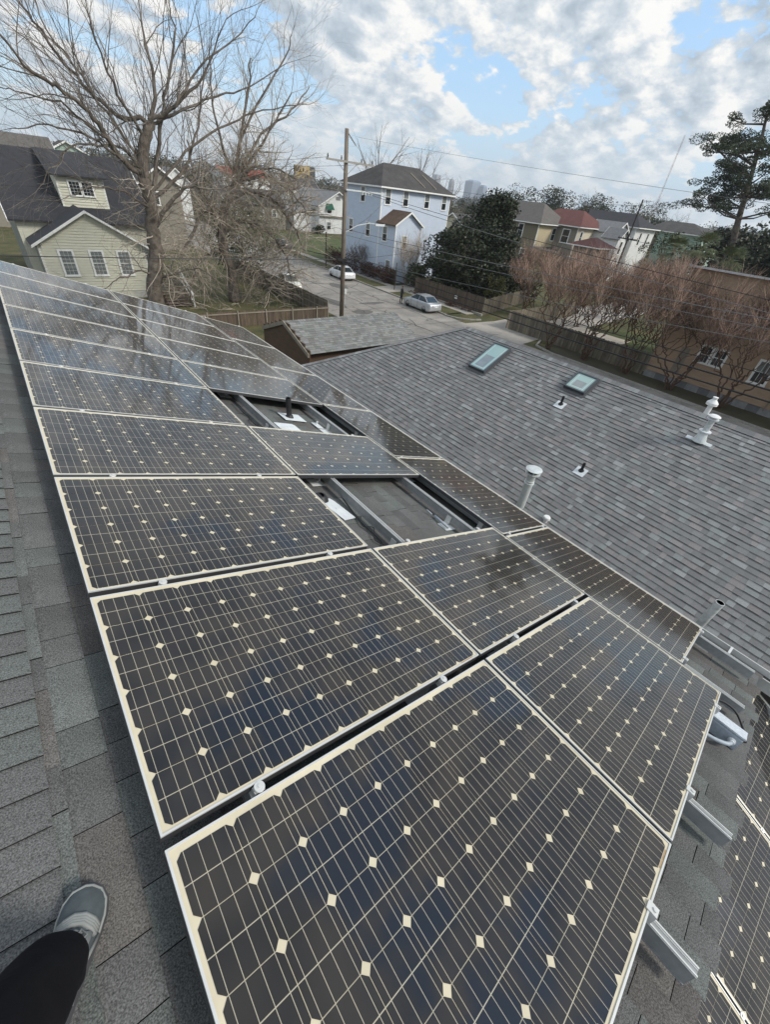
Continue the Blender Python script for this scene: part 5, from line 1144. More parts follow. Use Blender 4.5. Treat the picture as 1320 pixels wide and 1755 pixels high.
# ------------------------------------------------------------------ cars
def car(label, x, y, rz, paint, L_=4.6, W_=1.78, H_=1.45, zo=0.0):
    t = thing('car', label, 'car', (x, y, GZ + zo), 'cars parked along the street', rz)
    # length along local Y (front +Y)
    body = [(-2.30, .45), (-2.28, .78), (-2.18, .93), (-1.75, .98), (-1.5, .99), (1.0, .98), (1.6, .90), (2.05, .80), (2.26, .66), (2.30, .45), (2.25, .24), (-2.25, .26)]
    k = L_ / 4.6; b = MB(); hw = W_ / 2
    def ring(y_, zlo, zhi, w0, w1): return [V((-w0, y_, zlo)), V((-hw * 1.0 * w1, y_, (zlo + zhi) / 2)), V((-w0 * 0.93, y_, zhi)), V((w0 * 0.93, y_, zhi)), V((hw * 1.0 * w1, y_, (zlo + zhi) / 2)), V((w0, y_, zlo))]
    sec = [(-2.30, .38, .72, .80, .86), (-2.22, .26, .90, .84, .92), (-1.85, .20, .97, .86, .98), (-1.2, .19, .98, .87, 1.0), (0, .19, .97, .87, 1.0), (1.0, .19, .96, .87, 1.0), (1.6, .20, .88, .86, .98), (2.05, .22, .78, .82, .92), (2.24, .28, .66, .74, .82), (2.30, .36, .56, .66, .72)]
    rs = [ring(a * k, z0, z1, w0, w1) for a, z0, z1, w0, w1 in sec]; base = len(b.v)
    for r in rs: b.v.extend([tuple(p) for p in r])
    for i in range(len(rs) - 1):
        for j in range(6):
            jj = (j + 1) % 6; b.f.append((base + i * 6 + j, base + (i + 1) * 6 + j, base + (i + 1) * 6 + jj, base + i * 6 + jj)); b.m.append(0); b.t.append(None)
    b.f.append(tuple(base + j for j in range(6))); b.f.append(tuple(base + (len(rs) - 1) * 6 + j for j in range(5, -1, -1))); b.m += [0, 0]; b.t += [None] * 2
    o = b.build('body', paint, t, smooth=True); md = o.modifiers.new('bev', 'BEVEL'); md.width = 0.05; md.segments = 2; md.limit_method = 'ANGLE'
    # cabin: roof skin + glass
    cab = [(-1.72, .97, .74), (-1.05, 1.38, .60), (-0.3, 1.45, .60), (0.35, 1.41, .60), (1.15, .97, .72)]
    b = MB()
    for (y0_, z0, w0), (y1_, z1, w1) in zip(cab[1:-1], cab[2:-1]):
        b.prism([V((-w0, y0_ * k, z0)), V((w0, y0_ * k, z0)), V((w1, y1_ * k, z1)), V((-w1, y1_ * k, z1))], V((0, 0, 0.03)))
    for s in (-1, 1):   # pillars
        for (y0_, z0, w0), (y1_, z1, w1) in ((cab[0], cab[1]), (cab[4], cab[3])):
            b.tube([(s * w0, y0_ * k, z0), (s * w1, y1_ * k, z1 + 0.01)], 0.035, 5)
        b.tube([(s * .745, -0.25 * k, .97), (s * .60, -0.28 * k, 1.43)], 0.03, 5)
        b.tube([(s * .61, -1.05 * k, 1.39), (s * .61, -0.3 * k, 1.455), (s * .61, 0.35 * k, 1.42)], 0.03, 5)
    b.build('roof', paint, t)
    b = MB(); y_ = lambda q: q * k
    b.face([V((-.72, y_(1.13), .96)), V((.72, y_(1.13), .96)), V((.585, y_(.36), 1.40)), V((-.585, y_(.36), 1.40))]); b.build('windscreen', m_cglass, t)
    b = MB(); b.face([V((.72, y_(-1.70), .965)), V((-.72, y_(-1.70), .965)), V((-.585, y_(-1.06), 1.37)), V((.585, y_(-1.06), 1.37))]); b.build('rear_window', m_cglass, t)
    for s in (-1, 1):
        b = MB(); q = [V((s * .755, y_(-1.6), .97)), V((s * .755, y_(1.1), .97)), V((s * .61, y_(.36), 1.39)), V((s * .61, y_(-.3), 1.425)), V((s * .61, y_(-1.02), 1.36))]; b.face(q if s > 0 else q[::-1]); b.build('side_window', m_cglass, t)
        b = MB(); b.box((s * (hw) - 0.012, y_(-.3), .28), (s * hw + 0.002, y_(-.285), .93)); b.box((s * hw - 0.012, y_(.75), .28), (s * hw + .002, y_(.765), .90)); b.build('door_gap', m_dark, t)
        b = MB(); b.box((min(s * .80, s * .96), y_(.92), .96), (max(s * .80, s * .96), y_(1.05), 1.08)); b.build('mirror', paint, t)
        b = MB(); b.prism([V((s * .50, y_(-2.30), .66)), V((s * .80, y_(-2.16), .66)), V((s * .80, y_(-2.10), .84)), V((s * .48, y_(-2.27), .84))], V((0, -0.02, 0))); b.build('tail_lamp', m_tail, t)
        b = MB(); b.prism([V((s * .45, y_(2.26), .55)), V((s * .74, y_(2.10), .58)), V((s * .76, y_(1.98), .74)), V((s * .5, y_(2.18), .68))], V((0, 0.03, 0))); b.build('headlamp', m_head, t)
        for yy in (-1.33, 1.36):
            b = MB(); b.lathe(V((s * (hw - 0.20), y_(yy), .315)), V((s, 0, 0)), [(0, 0.0), (0.0, .30), (0.02, .315), (0.19, .315), (0.205, .29), (0.205, 0.2)], 18); wq = b.build('wheel', m_tyre, t)
            b = MB(); b.lathe(V((s * (hw - 0.02), y_(yy), .315)), V((s, 0, 0)), [(0, 0.215), (0.028, 0.20), (0.03, 0.06), (0.036, 0.0)], 14); b.build('rim', m_rim, wq)
    b = MB(); b.box((-.2, y_(-2.325), .60), (.2, y_(-2.30), .72)); b.build('number_plate', m_white, t)
    b = MB(); b.box((-.55, y_(2.28), .42), (.55, y_(2.315), .54)); b.build('grille', m_dark, t)
    return t
car('silver saloon parked by the brown fence with a person beside its front', 33.75, 34.0, R(-2), m_car_s, 4.6)
car('white saloon half hidden by the utility pole', 34.45, 50.6, R(-4), m_car_w, 4.5)
car('pale cream hatchback parked nose towards us behind the backyard fence', 24.0, 45.4, R(172), m_car_c, 4.2)
car('dark car partly hidden by the hanging foliage far up the street', 38.9, 76.0, R(10), m_car_d, 4.3)
car('white car glimpsed between the hedge and the utility pole', 50.5, 68.0, R(80), m_car_w, 4.3)
car('pale car seen through the tangled branches behind the yard', 24.2, 62.0, R(178), m_car_w, 4.4)

# ------------------------------------------------------------------ trees
def grow(b, p, d, ln, r, depth, o, bt=None):
    """one branch as a wandering tube plus its children"""
    n = max(3, int(ln / o['seg'])); pts = [p.copy()]; rad = [r]; dirs = [d.copy()]
    for i in range(n):
        f = (i + 1) / n
        d = (d + V((rnd.gauss(0, 1), rnd.gauss(0, 1), rnd.gauss(0, 1))) * o['wander'] + ZUP * o['up'] * (1 if depth else 0.6)).normalized()
        p = p + d * (ln / n); pts.append(p.copy()); rad.append(max(r * (1 - f * o['taper']), 0.004)); dirs.append(d.copy())
    tb = bt if (bt is not None and depth >= o.get('fine', 9)) else b
    tb.tone = (lambda q: (q, q, q))(rnd.uniform(0.65, 1.3)); tb.tube(pts, rad, 6 if r > 0.08 else (4 if r > 0.025 else 3), caps=False); tb.tone = None
    if depth >= o['max']: return
    k = o['kids'][min(depth, len(o['kids']) - 1)]
    for j in range(k):
        f = o['from'] + (1 - o['from']) * (j + rnd.random()) / k; i = min(n, max(1, int(f * n)))
        dd = dirs[i]; side = dd.orthogonal().normalized(); side.rotate(Matrix.Rotation(rnd.uniform(0, 6.283), 3, dd))
        a = rnd.uniform(*o['ang']); nd = (dd * math.cos(a) + side * math.sin(a)).normalized()
        grow(b, pts[i], nd, ln * rnd.uniform(*o['lr']) * (1.15 - 0.5 * f), rad[i] * rnd.uniform(0.45, 0.7), depth + 1, o, bt)
def limb(b, pts, r0, r1=None, n=8):
    q = [V(p) for p in pts]; q = [q[0]] + q + [q[-1]]; out = []
    for i in range(1, len(q) - 2):
        for s in range(4):
            t = s / 4; a, b_, c, d = q[i - 1], q[i], q[i + 1], q[i + 2]
            out.append(0.5 * ((2 * b_) + (c - a) * t + (2 * a - 5 * b_ + 4 * c - d) * t * t + (3 * b_ - a - 3 * c + d) * t ** 3) + V((rnd.gauss(0, .05), rnd.gauss(0, .06), rnd.gauss(0, .05))))
    out.append(q[-1]); m = len(out); r1 = r1 if r1 is not None else r0 * 0.35
    rad = [r0 + (r1 - r0) * (i / (m - 1)) for i in range(m)]
    b.tube(out, rad, n, caps=False); return out, rad
def leaf_cloud(b, c, rad, n, size, squash=0.7):
    cg = rnd.uniform(0.75, 1.25)
    for _ in range(n):
        while True:
            q = V((rnd.uniform(-1, 1), rnd.uniform(-1, 1), rnd.uniform(-1, 1)))
            if 0.05 < q.length < 1: break
        q = q.normalized() * (q.length ** 0.5)
        p = c + V((q.x * rad, q.y * rad, q.z * rad * squash)); s = size * rnd.uniform(0.6, 1.4)
        a = V((rnd.gauss(0, 1), rnd.gauss(0, 1), rnd.gauss(0, 0.7))).normalized() * s; c_ = a.orthogonal().normalized(); c_.rotate(Matrix.Rotation(rnd.uniform(0, 6.28), 3, a.normalized())); c_ *= s * 0.55
        g_ = cg * rnd.uniform(0.6, 1.45); b.tone = (g_, g_, g_ * rnd.uniform(.85, 1.05)); b.face([p - a, p + c_, p + a, p - c_])
    b.tone = None
# big bare tree -------------------------------------------------------
T1 = [
    ([(7.84,35.00,-6.49),(7.90,35.00,-5.73),(8.53,35.00,-3.56),(8.63,35.00,-2.21),(8.83,35.00,-0.32),(8.78,35.00,0.85),(9.37,35.00,2.56),(9.84,35.00,3.41)], 0.60),
    ([(8.78,35.00,0.85),(7.69,34.50,1.45),(7.07,34.00,2.28),(6.32,33.50,3.35),(5.18,33.00,4.02),(4.01,32.50,4.48),(3.33,32.00,5.31)], 0.30),
    ([(9.84,35.00,3.41),(9.17,35.25,3.45),(8.15,35.50,3.48),(7.02,35.75,4.46),(6.22,36.00,5.23),(5.43,36.25,6.55),(4.99,36.50,7.25)], 0.25),
    ([(9.84,35.00,3.41),(10.60,35.67,5.05),(10.74,36.33,6.78),(10.96,37.00,8.23)], 0.22),
    ([(9.84,35.00,3.41),(11.24,34.33,4.35),(12.99,33.67,5.83),(14.08,33.00,7.80)], 0.20),
    ([(9.18,35.10,0.00),(10.45,35.35,3.23),(11.29,35.60,5.16),(12.37,35.85,7.52),(12.37,36.10,8.65)], 0.22),
    ([(8.63,35.00,-2.21),(10.33,34.50,-0.18),(11.23,34.00,0.53),(12.18,33.50,0.48)], 0.26),
    ([(8.78,35.00,0.85),(7.97,34.50,1.93),(6.84,34.00,2.00),(5.58,33.50,1.86),(4.77,33.00,1.62),(3.94,32.50,0.86),(2.96,32.00,0.00)], 0.13),
    ([(8.77,34.90,-0.92),(7.34,34.07,-0.07),(5.86,33.23,0.13),(4.18,32.40,-0.34)], 0.14),
    ([(8.80,35.00,-0.47),(11.26,35.50,1.06),(12.49,36.00,2.66),(13.62,36.50,4.79),(14.38,37.00,7.05)], 0.20),
    ([(8.20,35.00,-4.63),(6.96,34.33,-4.33),(5.50,33.67,-4.71),(4.45,33.00,-5.06)], 0.12),
    ([(8.12,35.00,-4.99),(9.40,34.50,-4.55),(10.94,34.00,-4.11),(12.27,33.50,-5.17)], 0.14),
    ([(9.37,35.00,2.56),(8.23,34.67,4.38),(7.74,34.33,5.81),(7.56,34.00,7.14)], 0.16),
    ([(9.12,35.00,0.88),(7.94,35.25,2.90),(6.83,35.50,4.87),(5.81,35.75,6.38),(5.69,36.00,7.35)], 0.16),
    ([(9.80,35.00,3.27),(11.91,35.50,4.24),(14.47,36.00,5.31),(17.18,36.50,6.18),(20.16,37.00,7.85)], 0.15),
    ([(11.14,34.00,4.33),(12.93,34.33,6.10),(15.43,34.67,7.79),(17.25,35.00,9.37)], 0.13),
    ([(9.16,35.00,0.01),(11.80,35.25,2.30),(14.84,35.50,3.97),(17.57,35.75,5.08),(20.93,36.00,5.89)], 0.15),
    ([(7.58,34.00,1.45),(6.01,33.67,2.27),(4.21,33.33,2.49),(2.63,33.00,2.16)], 0.12),
    ([(6.97,33.50,2.27),(5.34,33.83,3.44),(3.72,34.17,3.63),(2.84,34.50,3.71)], 0.11),
]
T2 = [
    ([(16.00,41.00,-7.64),(15.93,41.00,-5.72),(15.61,41.00,-3.91),(15.68,41.00,-1.81),(16.39,41.00,-0.38),(17.13,41.00,0.64),(17.36,41.00,1.22)], 0.42),
    ([(17.36,41.00,1.22),(18.15,41.33,3.64),(19.23,41.67,6.15),(19.88,42.00,8.46)], 0.16),
    ([(17.36,41.00,1.22),(19.17,40.67,3.06),(20.70,40.33,5.00),(22.17,40.00,6.87)], 0.13),
    ([(16.39,41.00,-0.38),(18.24,40.38,0.38),(20.02,39.75,-0.04),(21.28,39.12,-1.57),(22.04,38.50,-3.46)], 0.20),
    ([(15.81,41.00,-2.63),(17.54,40.50,-1.67),(19.39,40.00,-2.39),(20.75,39.50,-4.08),(20.99,39.00,-5.91)], 0.16),
    ([(15.68,41.00,-1.81),(14.18,40.50,-1.06),(12.79,40.00,-2.62),(11.42,39.50,-4.18)], 0.18),
    ([(15.61,41.00,-3.91),(13.66,40.67,-4.33),(12.26,40.33,-6.01),(11.57,40.00,-7.73)], 0.14),
    ([(17.36,41.00,1.22),(16.56,41.33,3.10),(16.38,41.67,5.39),(16.65,42.00,7.57)], 0.13),
    ([(17.13,41.00,0.64),(18.39,40.33,1.90),(20.14,39.67,2.10),(21.92,39.00,1.53)], 0.14),
    ([(15.93,41.00,-5.72),(17.77,40.50,-4.26),(18.53,40.00,-5.57),(18.76,39.50,-6.94)], 0.12),
    ([(15.68,41.00,-1.81),(14.43,41.33,0.03),(14.12,41.67,1.43),(14.13,42.00,3.14)], 0.15),
    ([(17.36,41.00,1.22),(20.10,41.33,4.24),(23.03,41.67,6.05),(24.92,42.00,7.74)], 0.12),
    ([(18.14,41.30,3.64),(20.48,41.63,6.67),(22.82,41.97,9.01),(23.59,42.30,10.42)], 0.10),
    ([(17.13,41.00,0.64),(19.23,40.00,1.62),(21.33,39.00,0.70),(22.42,38.00,-0.77)], 0.14),
]

bt_ = thing('bare_tree', 'large bare grey tree with long whip-like branches in front of the sage green house', 'tree', (7.9, 35, GZ))
ob = bt_.location
b = MB(); tw = MB(); first = True
for pts, r in T1:
    pp = [V(p) - ob for p in pts]
    if first: pp[0] = V((0.1, 0, 0)); out, rad = limb(b, [V((0.0, 0, 0))] + pp[1:], 0.56, 0.26, 12)
    else: out, rad = limb(b, pp, r * .6, r * 0.14, 8)
    up = 0.04
    whip = dict(seg=0.45, wander=0.15, up=0.045, taper=0.85, max=2, kids=(5, 3), ang=(0.3, 0.8), lr=(0.4, 0.7), fine=1); whip['from'] = 0.2
    m = len(out)
    for i in range(m):
        if first and i < m * 0.35: continue
        if rnd.random() < 0.8:
            dd = (out[min(i + 1, m - 1)] - out[max(0, i - 1)]).normalized(); side = dd.orthogonal().normalized(); side.rotate(Matrix.Rotation(rnd.uniform(0, 6.283), 3, dd))
            a = rnd.uniform(0.4, 1.0); nd = (dd * math.cos(a) + side * math.sin(a) + ZUP * 0.45).normalized()
            if out[i].z < 6: nd = (nd + V((rnd.gauss(0, .4), -0.1, -0.25))).normalized()
            grow(tw, out[i], nd, rnd.uniform(2.6, 5.4) * (1.0 if out[i].z > 6 else 0.55), min(rad[i] * 0.5, 0.034), 0, whip)
    if not first: grow(tw, out[-1], (out[-1] - out[-3]).normalized(), 3.4, rad[-1], 0, whip)
    first = False
tw2 = MB()
dr1 = dict(seg=0.35, wander=0.2, up=-0.06, taper=0.7, max=2, kids=(4, 3), ang=(0.5, 1.2), lr=(0.4, 0.7), fine=1); dr1['from'] = .2
for _ in range(44):
    z = rnd.uniform(3.0, 8.6); a = rnd.uniform(0, 6.283); grow(tw2, V((0.3 + z * .12, 0.1, z)), V((math.cos(a), math.sin(a) * .9, rnd.uniform(-.1, .5))).normalized(), rnd.uniform(2.0, 4.2), .035, 0, dr1)
tw2.build('lower_twigs', m_barkp, bt_)
tk = b.build('trunk', m_barkdk, bt_, smooth=True); tw.build('crown', m_bark, bt_)
t2 = thing('bare_tree', 'tangled bare tree with pale drooping crooked branches standing in the backyard', 'tree', (16.0, 41, GZ)); ob = t2.location
b = MB(); tw = MB(); first = True
for pts, r in T2:
    pp = [V(p) - ob for p in pts]
    if first: out, rad = limb(b, [V((0, 0, 0))] + pp[1:], 0.5, 0.26, 10)
    else: out, rad = limb(b, pp, r, r * 0.3, 7)
    upper = max(p.z for p in pp) > 10.5
    dro = dict(seg=0.35, wander=0.19, up=-0.07, taper=0.7, max=2, kids=(4, 3), ang=(0.5, 1.2), lr=(0.4, 0.7), fine=1); dro['from'] = 0.15
    upo = dict(seg=0.4, wander=0.12, up=0.05, taper=0.85, max=2, kids=(5, 3), ang=(0.4, 0.9), lr=(0.35, 0.6), fine=1); upo['from'] = 0.15
    o_ = upo if upper else dro; m = len(out)
    for i in range(m):
        if first and i < m * 0.3: continue
        for _ in range(1 if upper else (5 if i % 2 else 3)):
            dd = (out[min(i + 1, m - 1)] - out[max(0, i - 1)]).normalized(); side = dd.orthogonal().normalized(); side.rotate(Matrix.Rotation(rnd.uniform(0, 6.283), 3, dd))
            nd = (dd * 0.5 + side + ZUP * (0.4 if upper else 0.35)).normalized(); grow(tw, out[i], nd, rnd.uniform(1.8, 4.0) * (1.0 if upper else 1.15), min(0.05, rad[i] * 0.5) if upper else 0.042, 0, o_)
    first = False
b.build('trunk', m_barkdk, t2, smooth=True); tw.build('crown', m_barkp, t2)
# fallen branches in the yard
b = MB()
for _ in range(26):
    p = V((rnd.uniform(12, 20), rnd.uniform(36.5, 44), GZ + 0.12)); a = rnd.uniform(0, 6.28)
    grow(b, p, V((math.cos(a), math.sin(a), 0.12)).normalized(), rnd.uniform(1, 2.6), 0.035, 1, dict(seg=.3, wander=.2, up=-0.04, taper=.8, max=2, kids=(0, 3), ang=(.4, 1), lr=(.4, .6), **{'from': .2}))
o = b.build('fallen_branches', m_barkp); o['kind'] = 'stuff'
# evergreen bits behind the yard: live oak over the parked car
def leafy_tree(name, label, x, y, h, rad, n_cl, n_leaf, size, mleaf, mbark=None, squash=0.75, low=0.25, cone=False, base=GZ, group=None, clr=None, trunk_r=0.22, gap=0.0, dens=1.0):
    t = thing(name, label, 'tree', (x, y, base), group); b = MB(); f = MB(); mbark = mbark or m_barkdk
    top = V((rnd.uniform(-.3, .3), rnd.uniform(-.3, .3), h * 0.7)); limb(b, [V((0, 0, 0)), V((0.1, 0, h * .3)), top], trunk_r, trunk_r * 0.3, 7)
    clr = clr or rad * 0.34
    for i in range(n_cl):
        z = low + (1 - low) * rnd.random() ** (1.3 if cone else 0.9)
        if cone: rr = rad * (1 - (z - low) / (1 - low) * 0.85) * math.sqrt(rnd.random())
        else: zz = (z - low) / (1 - low) * 2 - 1; rr = rad * math.sqrt(max(0.05, 1 - zz * zz * 0.9)) * rnd.uniform(0.45, 1.0)
        a = rnd.uniform(0, 6.283); c = V((rr * math.cos(a), rr * math.sin(a), z * h))
        leaf_cloud(f, c, clr * rnd.uniform(0.6, 1.3), n_leaf, size, squash)
        if i % 2 == 0: b.tube([top * (z * 0.8 + 0.1), (top * z + c) / 2 + V((0, 0, -.2)), c], [trunk_r * .35, trunk_r * 0.2, 0.02], 4, caps=False)
    b.build('trunk', mbark, t); f.build('crown', mleaf, t); return t
leafy_tree('live_oak', 'olive green tree whose leafy branches hang over the parked pale car', 20.5, 49.0, 7.6, 4.2, 60, 90, 0.11, m_leafo, low=0.2, clr=1.0)
leafy_tree('magnolia_tree', 'dense dark round magnolia behind the brown fence', 44.6, 38.0, 7.4, 5.0, 130, 150, 0.15, m_leafd, low=0.08, clr=1.25)
leafy_tree('evergreen_tree', 'tall dark conical evergreen between the blue house and the olive house', 49.6, 39.4, 10.2, 7.4, 280, 130, 0.15, m_leafd, cone=True, low=0.05, clr=1.4)
leafy_tree('evergreen_shrub', 'yellow green shrub at the corner behind the grey fence', 45.3, 34.2, 2.9, 1.5, 24, 60, 0.11, m_leafy, low=0.1, trunk_r=.08)
def crape(label, x, y, h, spread, stems, twn, mtw=None, mb_=None, group=None, name='crape_myrtle', thick=0.065, zs=0.52):
    t = thing(name, label, 'tree', (x, y, GZ), group); b = MB(); f = MB()
    for s in range(stems):
        a = 6.283 * s / stems + rnd.uniform(-.4, .4); lean = rnd.uniform(0.16, 0.4)
        p1 = V((math.cos(a) * .12, math.sin(a) * .12, 0)); pts = [p1]
        d = V((math.cos(a) * lean, math.sin(a) * lean, 1)).normalized(); p = p1.copy(); nseg = 5
        for i in range(nseg):
            d = (d + V((rnd.gauss(0, .14), rnd.gauss(0, .14), 0.0))).normalized(); p = p + d * (h * zs / nseg); pts.append(p.copy())
        out, rad = limb(b, pts, thick * rnd.uniform(.8, 1.2), thick * .5, 6)
        for q in range(4):    # secondary limbs
            a2 = rnd.uniform(0, 6.283); i0 = rnd.randrange(len(out) // 2, len(out)); d2 = V((math.cos(a2) * .9, math.sin(a2) * .9, .7)).normalized(); pts2 = [out[i0]]; p2 = out[i0].copy()
            for i in range(4): d2 = (d2 + V((rnd.gauss(0, .2), rnd.gauss(0, .2), .12))).normalized(); p2 = p2 + d2 * spread * 0.22; pts2.append(p2.copy())
            o2, r2 = limb(b, pts2, thick * .45, thick * .2, 5)
            for j in range(twn):
                c0 = rnd.choice(o2[len(o2) // 2:]); dd = V((rnd.gauss(0, .5), rnd.gauss(0, .5), 1.0)).normalized(); ln = rnd.uniform(.45, 1.0) * h * .30
                q1 = c0 + dd * ln * .5 + V((rnd.gauss(0, .07), rnd.gauss(0, .07), 0)); q2 = q1 + (dd + V((rnd.gauss(0, .2), rnd.gauss(0, .2), .1))).normalized() * ln * .5
                g_ = rnd.choice((.45, .7, 1.0, 1.3, 1.6)) * rnd.uniform(.8, 1.2); f.tone = (g_, g_ * rnd.uniform(.92, 1.02), g_ * rnd.uniform(.88, 1.02)); f.tube([c0, q1, q2], [.017, .012, .006], 3, caps=False)
                for _ in range(2):
                    d3 = (dd + V((rnd.gauss(0, .5), rnd.gauss(0, .5), .2))).normalized(); f.tube([q1, q1 + d3 * ln * .4], [.011, .006], 3, caps=False)
    b.build('trunk', mb_ or m_crape, t, smooth=True); f.build('crown', mtw or m_crapet, t); return t
CG = 'bare reddish crape myrtles along the weathered fence'
for i, (x, y, hh, lab) in enumerate(((35.3, 18.9, 6.8, 'bare crape myrtle nearest the driveway corner of the weathered fence'), (36.0, 15.7, 7.3, 'bare crape myrtle in front of the middle of the weathered fence'), (36.2, 12.2, 7.7, 'bare crape myrtle just before the corner of the tan house'),
        (36.0, 8.7, 7.7, 'bare crape myrtle in front of the paired windows of the tan house'), (35.7, 5.2, 7.8, 'bare forked crape myrtle right of the paired windows of the tan house'), (35.6, 1.6, 7.8, 'bare crape myrtle at the right edge of the photo'))):
    crape(lab, x, y, hh, 4.4, 5 + i % 2, 27, group=CG)
CG2 = 'second row of bare reddish trees beyond the fenced lawn'
for i, (x, y) in enumerate(((44.5, 26.8), (47, 23.0), (49, 19.5), (50.5, 15.8), (54, 27), (57, 21), (60, 15), (47, 30))):
    crape(['bare reddish tree at the corner where the grey fence meets the alley', 'bare reddish tree behind the pale patio', 'bare reddish tree behind the middle of the fenced lawn', 'bare reddish tree beside the roof of the tan house', 'bare reddish tree across the alley below the olive house', 'bare reddish tree below the maroon porch roof', 'bare reddish tree below the round palm', 'bare reddish tree behind the yellow green shrub'][i], x, y, rnd.uniform(6.4, 7.2), 3.8, 4, 26, group=CG2)
crape('bare vase-shaped grey tree in front of the porch of the pale blue house', 41.0, 45.0, 6.9, 1.4, 7, 7, mtw=m_barkp, mb_=m_barkp, name='vase_tree', thick=.055, zs=.62)
crape('leafless thin shrub beside the side wall of the pale blue house', 38.9, 52.5, 4.2, 1.6, 6, 10, mtw=m_bark, mb_=m_bark, name='bare_shrub', thick=.03, zs=.5)
# hedges and shrubs at the blue house
def hedge(name, label, x0, y0, x1, y1, h, wd, m, n=30, leaf=0.09, dens=110):
    t = thing(name, label, 'hedge', ((x0 + x1) / 2, (y0 + y1) / 2, GZ)); f = MB(); b = MB()
    for i in range(n):
        s = rnd.random(); c = V((x0 + (x1 - x0) * s, y0 + (y1 - y0) * s, 0)) - V((t.location.x, t.location.y, 0)) + V((rnd.uniform(-wd, wd) * .5, rnd.uniform(-wd, wd) * .5, rnd.uniform(.25, 1) * h * .85))
        leaf_cloud(f, c, wd * rnd.uniform(.4, .7), dens, leaf, .8)
        if i % 3 == 0: b.tube([V((c.x, c.y, 0)), c], [.04, .015], 4)
    f.build('foliage', m, t); b.build('stems', m_barkdk, t, kind='stuff'); return t
hedge('brown_hedge', 'reddish brown hedge along the pavement in front of the pale blue house', 38.9, 46.2, 39.4, 52.5, 1.9, 1.3, m_leafr, 34)
hedge('brown_hedge', 'dark hedge behind the white saloon', 39.3, 53, 40.0, 62, 2.4, 1.4, m_leafr, 40)
hedge('green_shrub', 'glossy green shrub at the gate left of the magnolia', 41.0, 43.6, 42.2, 43.9, 2.6, 1.5, m_leafo, 22, .13)
hedge('dark_hedge', 'tall dark clipped hedge far behind the utility pole', 82, 120, 100, 126, 7.4, 4.5, m_leafd, 60, .4, 60)
hedge('green_shrub', 'round green shrub beside the white house door', 61.5, 102.5, 63, 102.8, 1.6, 1.4, m_leafd, 8, .16)
hedge('low_brush', 'dry brush at the foot of the brown fence', 38.2, 31, 38.35, 41, .5, .5, m_leafr, 22, .06, 60)
def cypress():
    t = thing('cypress', 'slim dark cypress beside the white stair of the pale blue house', 'tree', (44.2, 43.4, GZ)); f = MB(); b = MB(); b.tube([(0, 0, 0), (0, 0, 4.4)], [.08, .02], 5); b.build('trunk', m_barkdk, t)
    for i in range(26): leaf_cloud(f, V((rnd.uniform(-.1, .1), rnd.uniform(-.1, .1), .3 + i * .17)), .38 * (1 - i / 34), 60, .06, 1.2)
    f.build('crown', m_leafd, t)
cypress()
# bare trees behind the blue house and elsewhere on the skyline
def bare(label, x, y, h, r, seedk, group=None, mt=None, spread=(0.35, 0.8), name='bare_tree'):
    t = thing(name, label, 'tree', (x, y, GZ), group); b = MB(); tw = MB()
    out, rad = limb(b, [V((0, 0, 0)), V((.2, 0, h * .25)), V((0, .2, h * .45))], r, r * .6, 7)
    o_ = dict(seg=h * .05, wander=.10, up=.05, taper=.8, max=3, kids=(5, 4, 3), ang=spread, lr=(.42, .62), fine=2); o_['from'] = .3
    for k in range(6):
        a = k * 1.047 + rnd.uniform(-.3, .3); s = rnd.uniform(.3, .75); grow(b, out[-1 - (k % 4)], V((math.cos(a) * s, math.sin(a) * s, 1)).normalized(), h * .5 * rnd.uniform(.8, 1.1), r * .4, 0, o_, tw)
    b.build('trunk', mt or m_bark, t); tw.build('crown', mt or m_bark, t)
bare('wide bare tree rising directly behind the ridge of the pale blue house', 71, 92, 22, .4, 1)
bare('bare tree behind the right end of the pale blue roof', 80, 88, 19, .35, 2)
bare('smaller bare tree at the right shoulder of the pale blue roof', 86, 84, 15, .3, 3)
bare('bare tree beside the antenna mast on the right skyline', 130, 58, 15.5, .35, 4, spread=(.5, 1.0))
bare('pale bare tree left of the antenna on the skyline', 170, 95, 19, .35, 5)
bare('bare tree behind the mint green house', 132, 50, 13.5, .3, 6)
bare('thin bare tree between the evergreen and the olive house', 62, 49, 8.5, .12, 7)
bare('bare tree standing left of the sage green house', -3.0, 60, 10, .2, 8)
# pine group on the right
def pine():
    t = thing('pine_tree', 'tall dark pine with layered clumps at the right edge of the photo', 'tree', (92, 24.0, GZ)); b = MB(); f = MB()
    out, rad = limb(b, [V((0, 0, 0)), V((-.3, .8, 7)), V((-.8, 2.2, 13)), V((0, 3.6, 18)), V((.2, 5.2, 23.5))], .62, .16, 9)
    for k in range(46):
        i = rnd.randrange(int(len(out) * .45), len(out)); z = out[i].z; a = rnd.uniform(0, 6.283); ln = rnd.uniform(3.0, 8.0) * (1.1 - .45 * (z / 24) ** 2)
        if k % 4 == 0: a = math.pi / 2 + rnd.uniform(-.5, .5); ln *= 1.25
        d = V((math.cos(a), math.sin(a), rnd.uniform(-.05, .5))); e_ = out[i] + d * ln; mid = out[i] + d * ln * .5 + V((0, 0, -.3)); b.tube([out[i], mid, e_], [.14, .09, .04], 5, caps=False)
        for q in range(5):
            c = e_ + V((rnd.gauss(0, .9), rnd.gauss(0, .9), rnd.gauss(0.1, .35))) - d * rnd.uniform(0, ln * .5); leaf_cloud(f, c, rnd.uniform(.7, 1.3), 170, .115, .5)
    b.build('trunk', m_barkdk, t, smooth=True); f.build('crown', m_pine, t)
pine()
leafy_tree('live_oak', 'broad dark live oak below the tall pine at the right edge', 86, 15, 11.0, 8.5, 130, 110, .26, m_leafd, low=.1, clr=2.2, trunk_r=.4)
